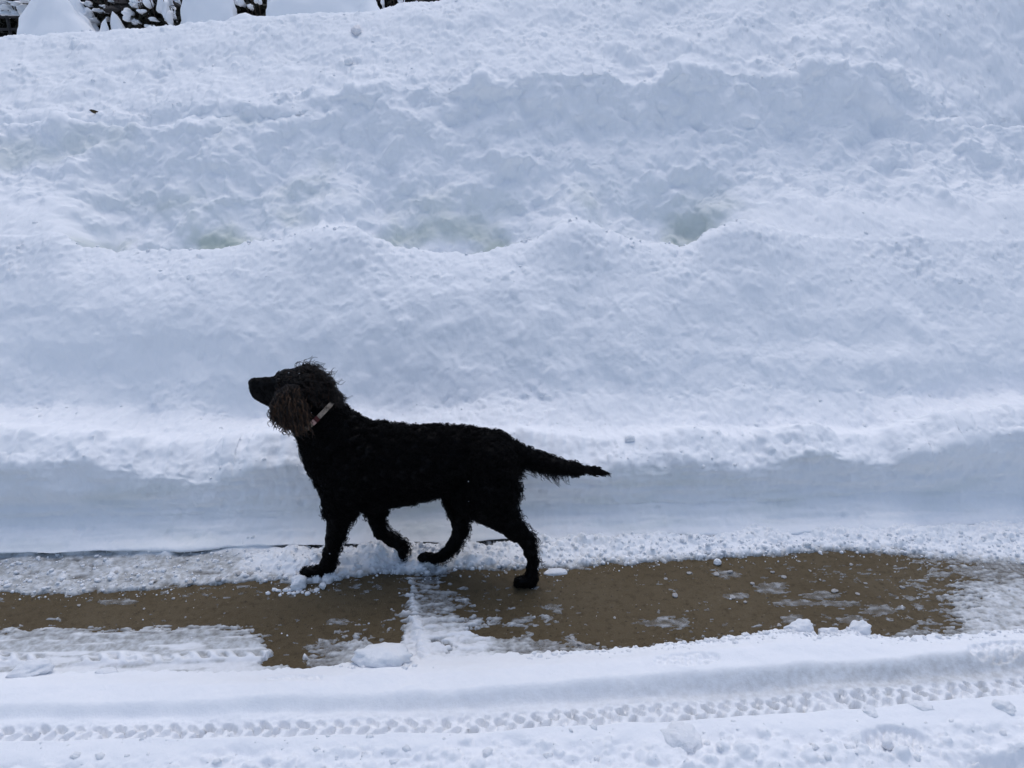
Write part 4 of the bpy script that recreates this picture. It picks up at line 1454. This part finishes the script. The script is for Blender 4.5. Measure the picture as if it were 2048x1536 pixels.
for k, (u, v, wp) in enumerate(CR):
    P = on_z(u, v)
    gz = ground_z(P[0], P[1])
    P = on_z(u, v, gz)
    sc = ((P - CP) @ FW) / FPX
    o = bpy.data.objects.new('snow_crumb', _cr[k % 6])
    COL.objects.link(o)
    rr = wp * sc * 0.5
    hz = rr * (0.22 + 0.35 * ((k * 7) % 5) / 5)
    o.location = (P[0], P[1], gz + hz * 0.6)
    o.scale = (rr, rr * 0.8, hz)
    o.rotation_euler = (0, 0, k * 1.7)
    o['category'] = 'snow crumb'
    if u < 700:
        o['label'] = 'small icy crumb on the slush or bare strip left of the dog'
        o['group'] = 'icy crumbs left of the dog'
    else:
        o['label'] = 'small icy crumb on the bare strip behind or right of the dog'
        o['group'] = 'icy crumbs right of the dog'


# uncountable crumbs: ploughed grains along the road and rolled grains on the bank
def scatter(name, pts, rads, seed, squash=.8):
    r = np.random.default_rng(seed)
    tm_ = [chunk_verts(1, r, .3, 4) for _ in range(12)]
    Vs, Fs, nv = [], [], 0
    for k in range(len(pts)):
        V, F_ = tm_[k % 12]
        a = r.random() * 6.28
        c, s_ = math.cos(a), math.sin(a)
        M = np.array([[c, s_, 0], [-s_, c, 0], [0, 0, squash]])
        Vs.append(V @ M * rads[k] + pts[k])
        Fs.append(F_ + nv)
        nv += len(V)
    return link(name, mesh_np(name, np.concatenate(Vs), np.concatenate(Fs)), M_SNOW, None, kind='stuff')


pts, rd = [], []
while len(pts) < 2300:
    u, v = g.uniform(-150, 2200), g.uniform(1082, 1290)
    upv = float(il(UPPER, u))
    dd = v - upv
    if dd < 0:
        keep = 0.9 if u > 600 else 0.4
    elif dd < 14:
        keep = 0.35
    else:
        keep = 0.010
    if g.random() > keep:
        continue
    P = on_z(u, v)
    z = ground_z(P[0], P[1])
    r = 0.0022 + 0.0075 * g.random() ** 3
    if dd > 0:
        r *= 0.42
    pts.append(np.array([P[0], P[1], z + r * 0.35]))
    rd.append(r)
for k in range(170):
    u = g.uniform(1050, 2200)
    v = float(il(CEDGE, u)) + abs(g.normal()) * 14 + 2
    P = on_z(u, v, 0.03)
    r = 0.003 + 0.008 * g.random() ** 2.5
    pts.append(np.array([P[0], P[1], ground_z(P[0], P[1])]))
    rd.append(r)
for k in range(170):
    u, v = g.uniform(-100, 2200), g.uniform(1485, 1580)
    P = on_z(u, v)
    r = 0.003 + 0.010 * g.random() ** 3
    pts.append(np.array([P[0], P[1], ground_z(P[0], P[1]) - r * .25]))
    rd.append(r)
for (u0, v0, sp, cnt) in ((1600, 1262, 30, 45), (1660, 1268, 24, 30), (1718, 1264, 26, 40), (760, 1338, 60, 30), (595, 1166, 26, 40), (1500, 1268, 50, 40), (1420, 1280, 60, 30)):
    for k in range(cnt):
        u, v = u0 + g.normal() * sp, v0 + abs(g.normal()) * 8 - 2
        P = on_z(u, v, 0.025)
        r = 0.0025 + 0.009 * g.random() ** 2.2
        pts.append(np.array([P[0], P[1], ground_z(P[0], P[1]) + r * .1]))
        rd.append(r)
scatter('road_crumbs', pts, rd, 801)
pts, rd = [], []
iz = np.where((w_grain[:, 0] > .55) & (ts < 28.3))[0]
jz = np.where(np.abs(bx) < 2.9)[0]
while len(pts) < 520:
    i, j = g.choice(iz), g.choice(jz)
    if patch[i, j] < 0.5 and g.random() < .7:
        continue
    P = np.array([PX[i, j], PY[i, j], PZ[i, j]])
    nn = np.array([nx[i, j], ny[i, j], nz[i, j]])
    r = (0.003 + 0.009 * g.random() ** 3) * (1.0 if P[1] < 2.7 else 1.2)
    pts.append(P - nn * r * 0.4)
    rd.append(r)
# grains perched along the ridge and the lips
for row, cnt, amp in ((15.0, 150, .008), (5.6, 60, .006), (24.6, 30, .008), (28.0, 150, .010)):
    i0 = int(np.argmin(np.abs(ts - row)))
    for k in range(cnt):
        j = g.choice(jz)
        i = int(np.clip(i0 + g.normal() * 2, 0, len(ts) - 1))
        if row == 15.0 and rwt[j] < .6:
            continue
        r = 0.003 + amp * g.random() ** 2
        pts.append(np.array([PX[i, j], PY[i, j], PZ[i, j] + r * (.3 if row in (15.0, 28.0) else -.2)]))
        rd.append(r)
scatter('bank_crumbs', pts, rd, 802, .9)

# a dead leaf on the bank
P, nn = bank_point(186, 223)
M_DEAD = simple('dead_leaf', (0.035, 0.022, 0.012), .7, .2, 80.0, (0.06, 0.05, 0.02))
L = 0.022
tt = np.linspace(-1, 1, 9)
V = []
for side in (0, 1):
    for a in tt:
        w_ = 0.45 * L * (1 - a * a) ** .7
        for b in (-1, 0, 1):
            V.append((a * L, b * w_, 0.15 * L * abs(b) + 0.2 * L * a * a - side * 0.0012))
V = np.array(V)
Fq = []
for side in (0, 1):
    for i in range(8):
        for k in range(2):
            a = side * 27 + i * 3 + k
            q = [a, a + 1, a + 4, a + 3]
            Fq.append(q if side else q[::-1])
o = link('dead_leaf', mesh_np('dead_leaf', V, Fq), M_DEAD, None, label='small dark dead leaf lying on the upper left of the bank', category='leaf')
o.location = P + nn * 0.006
o.rotation_euler = (0.9, 0.3, 0.6)
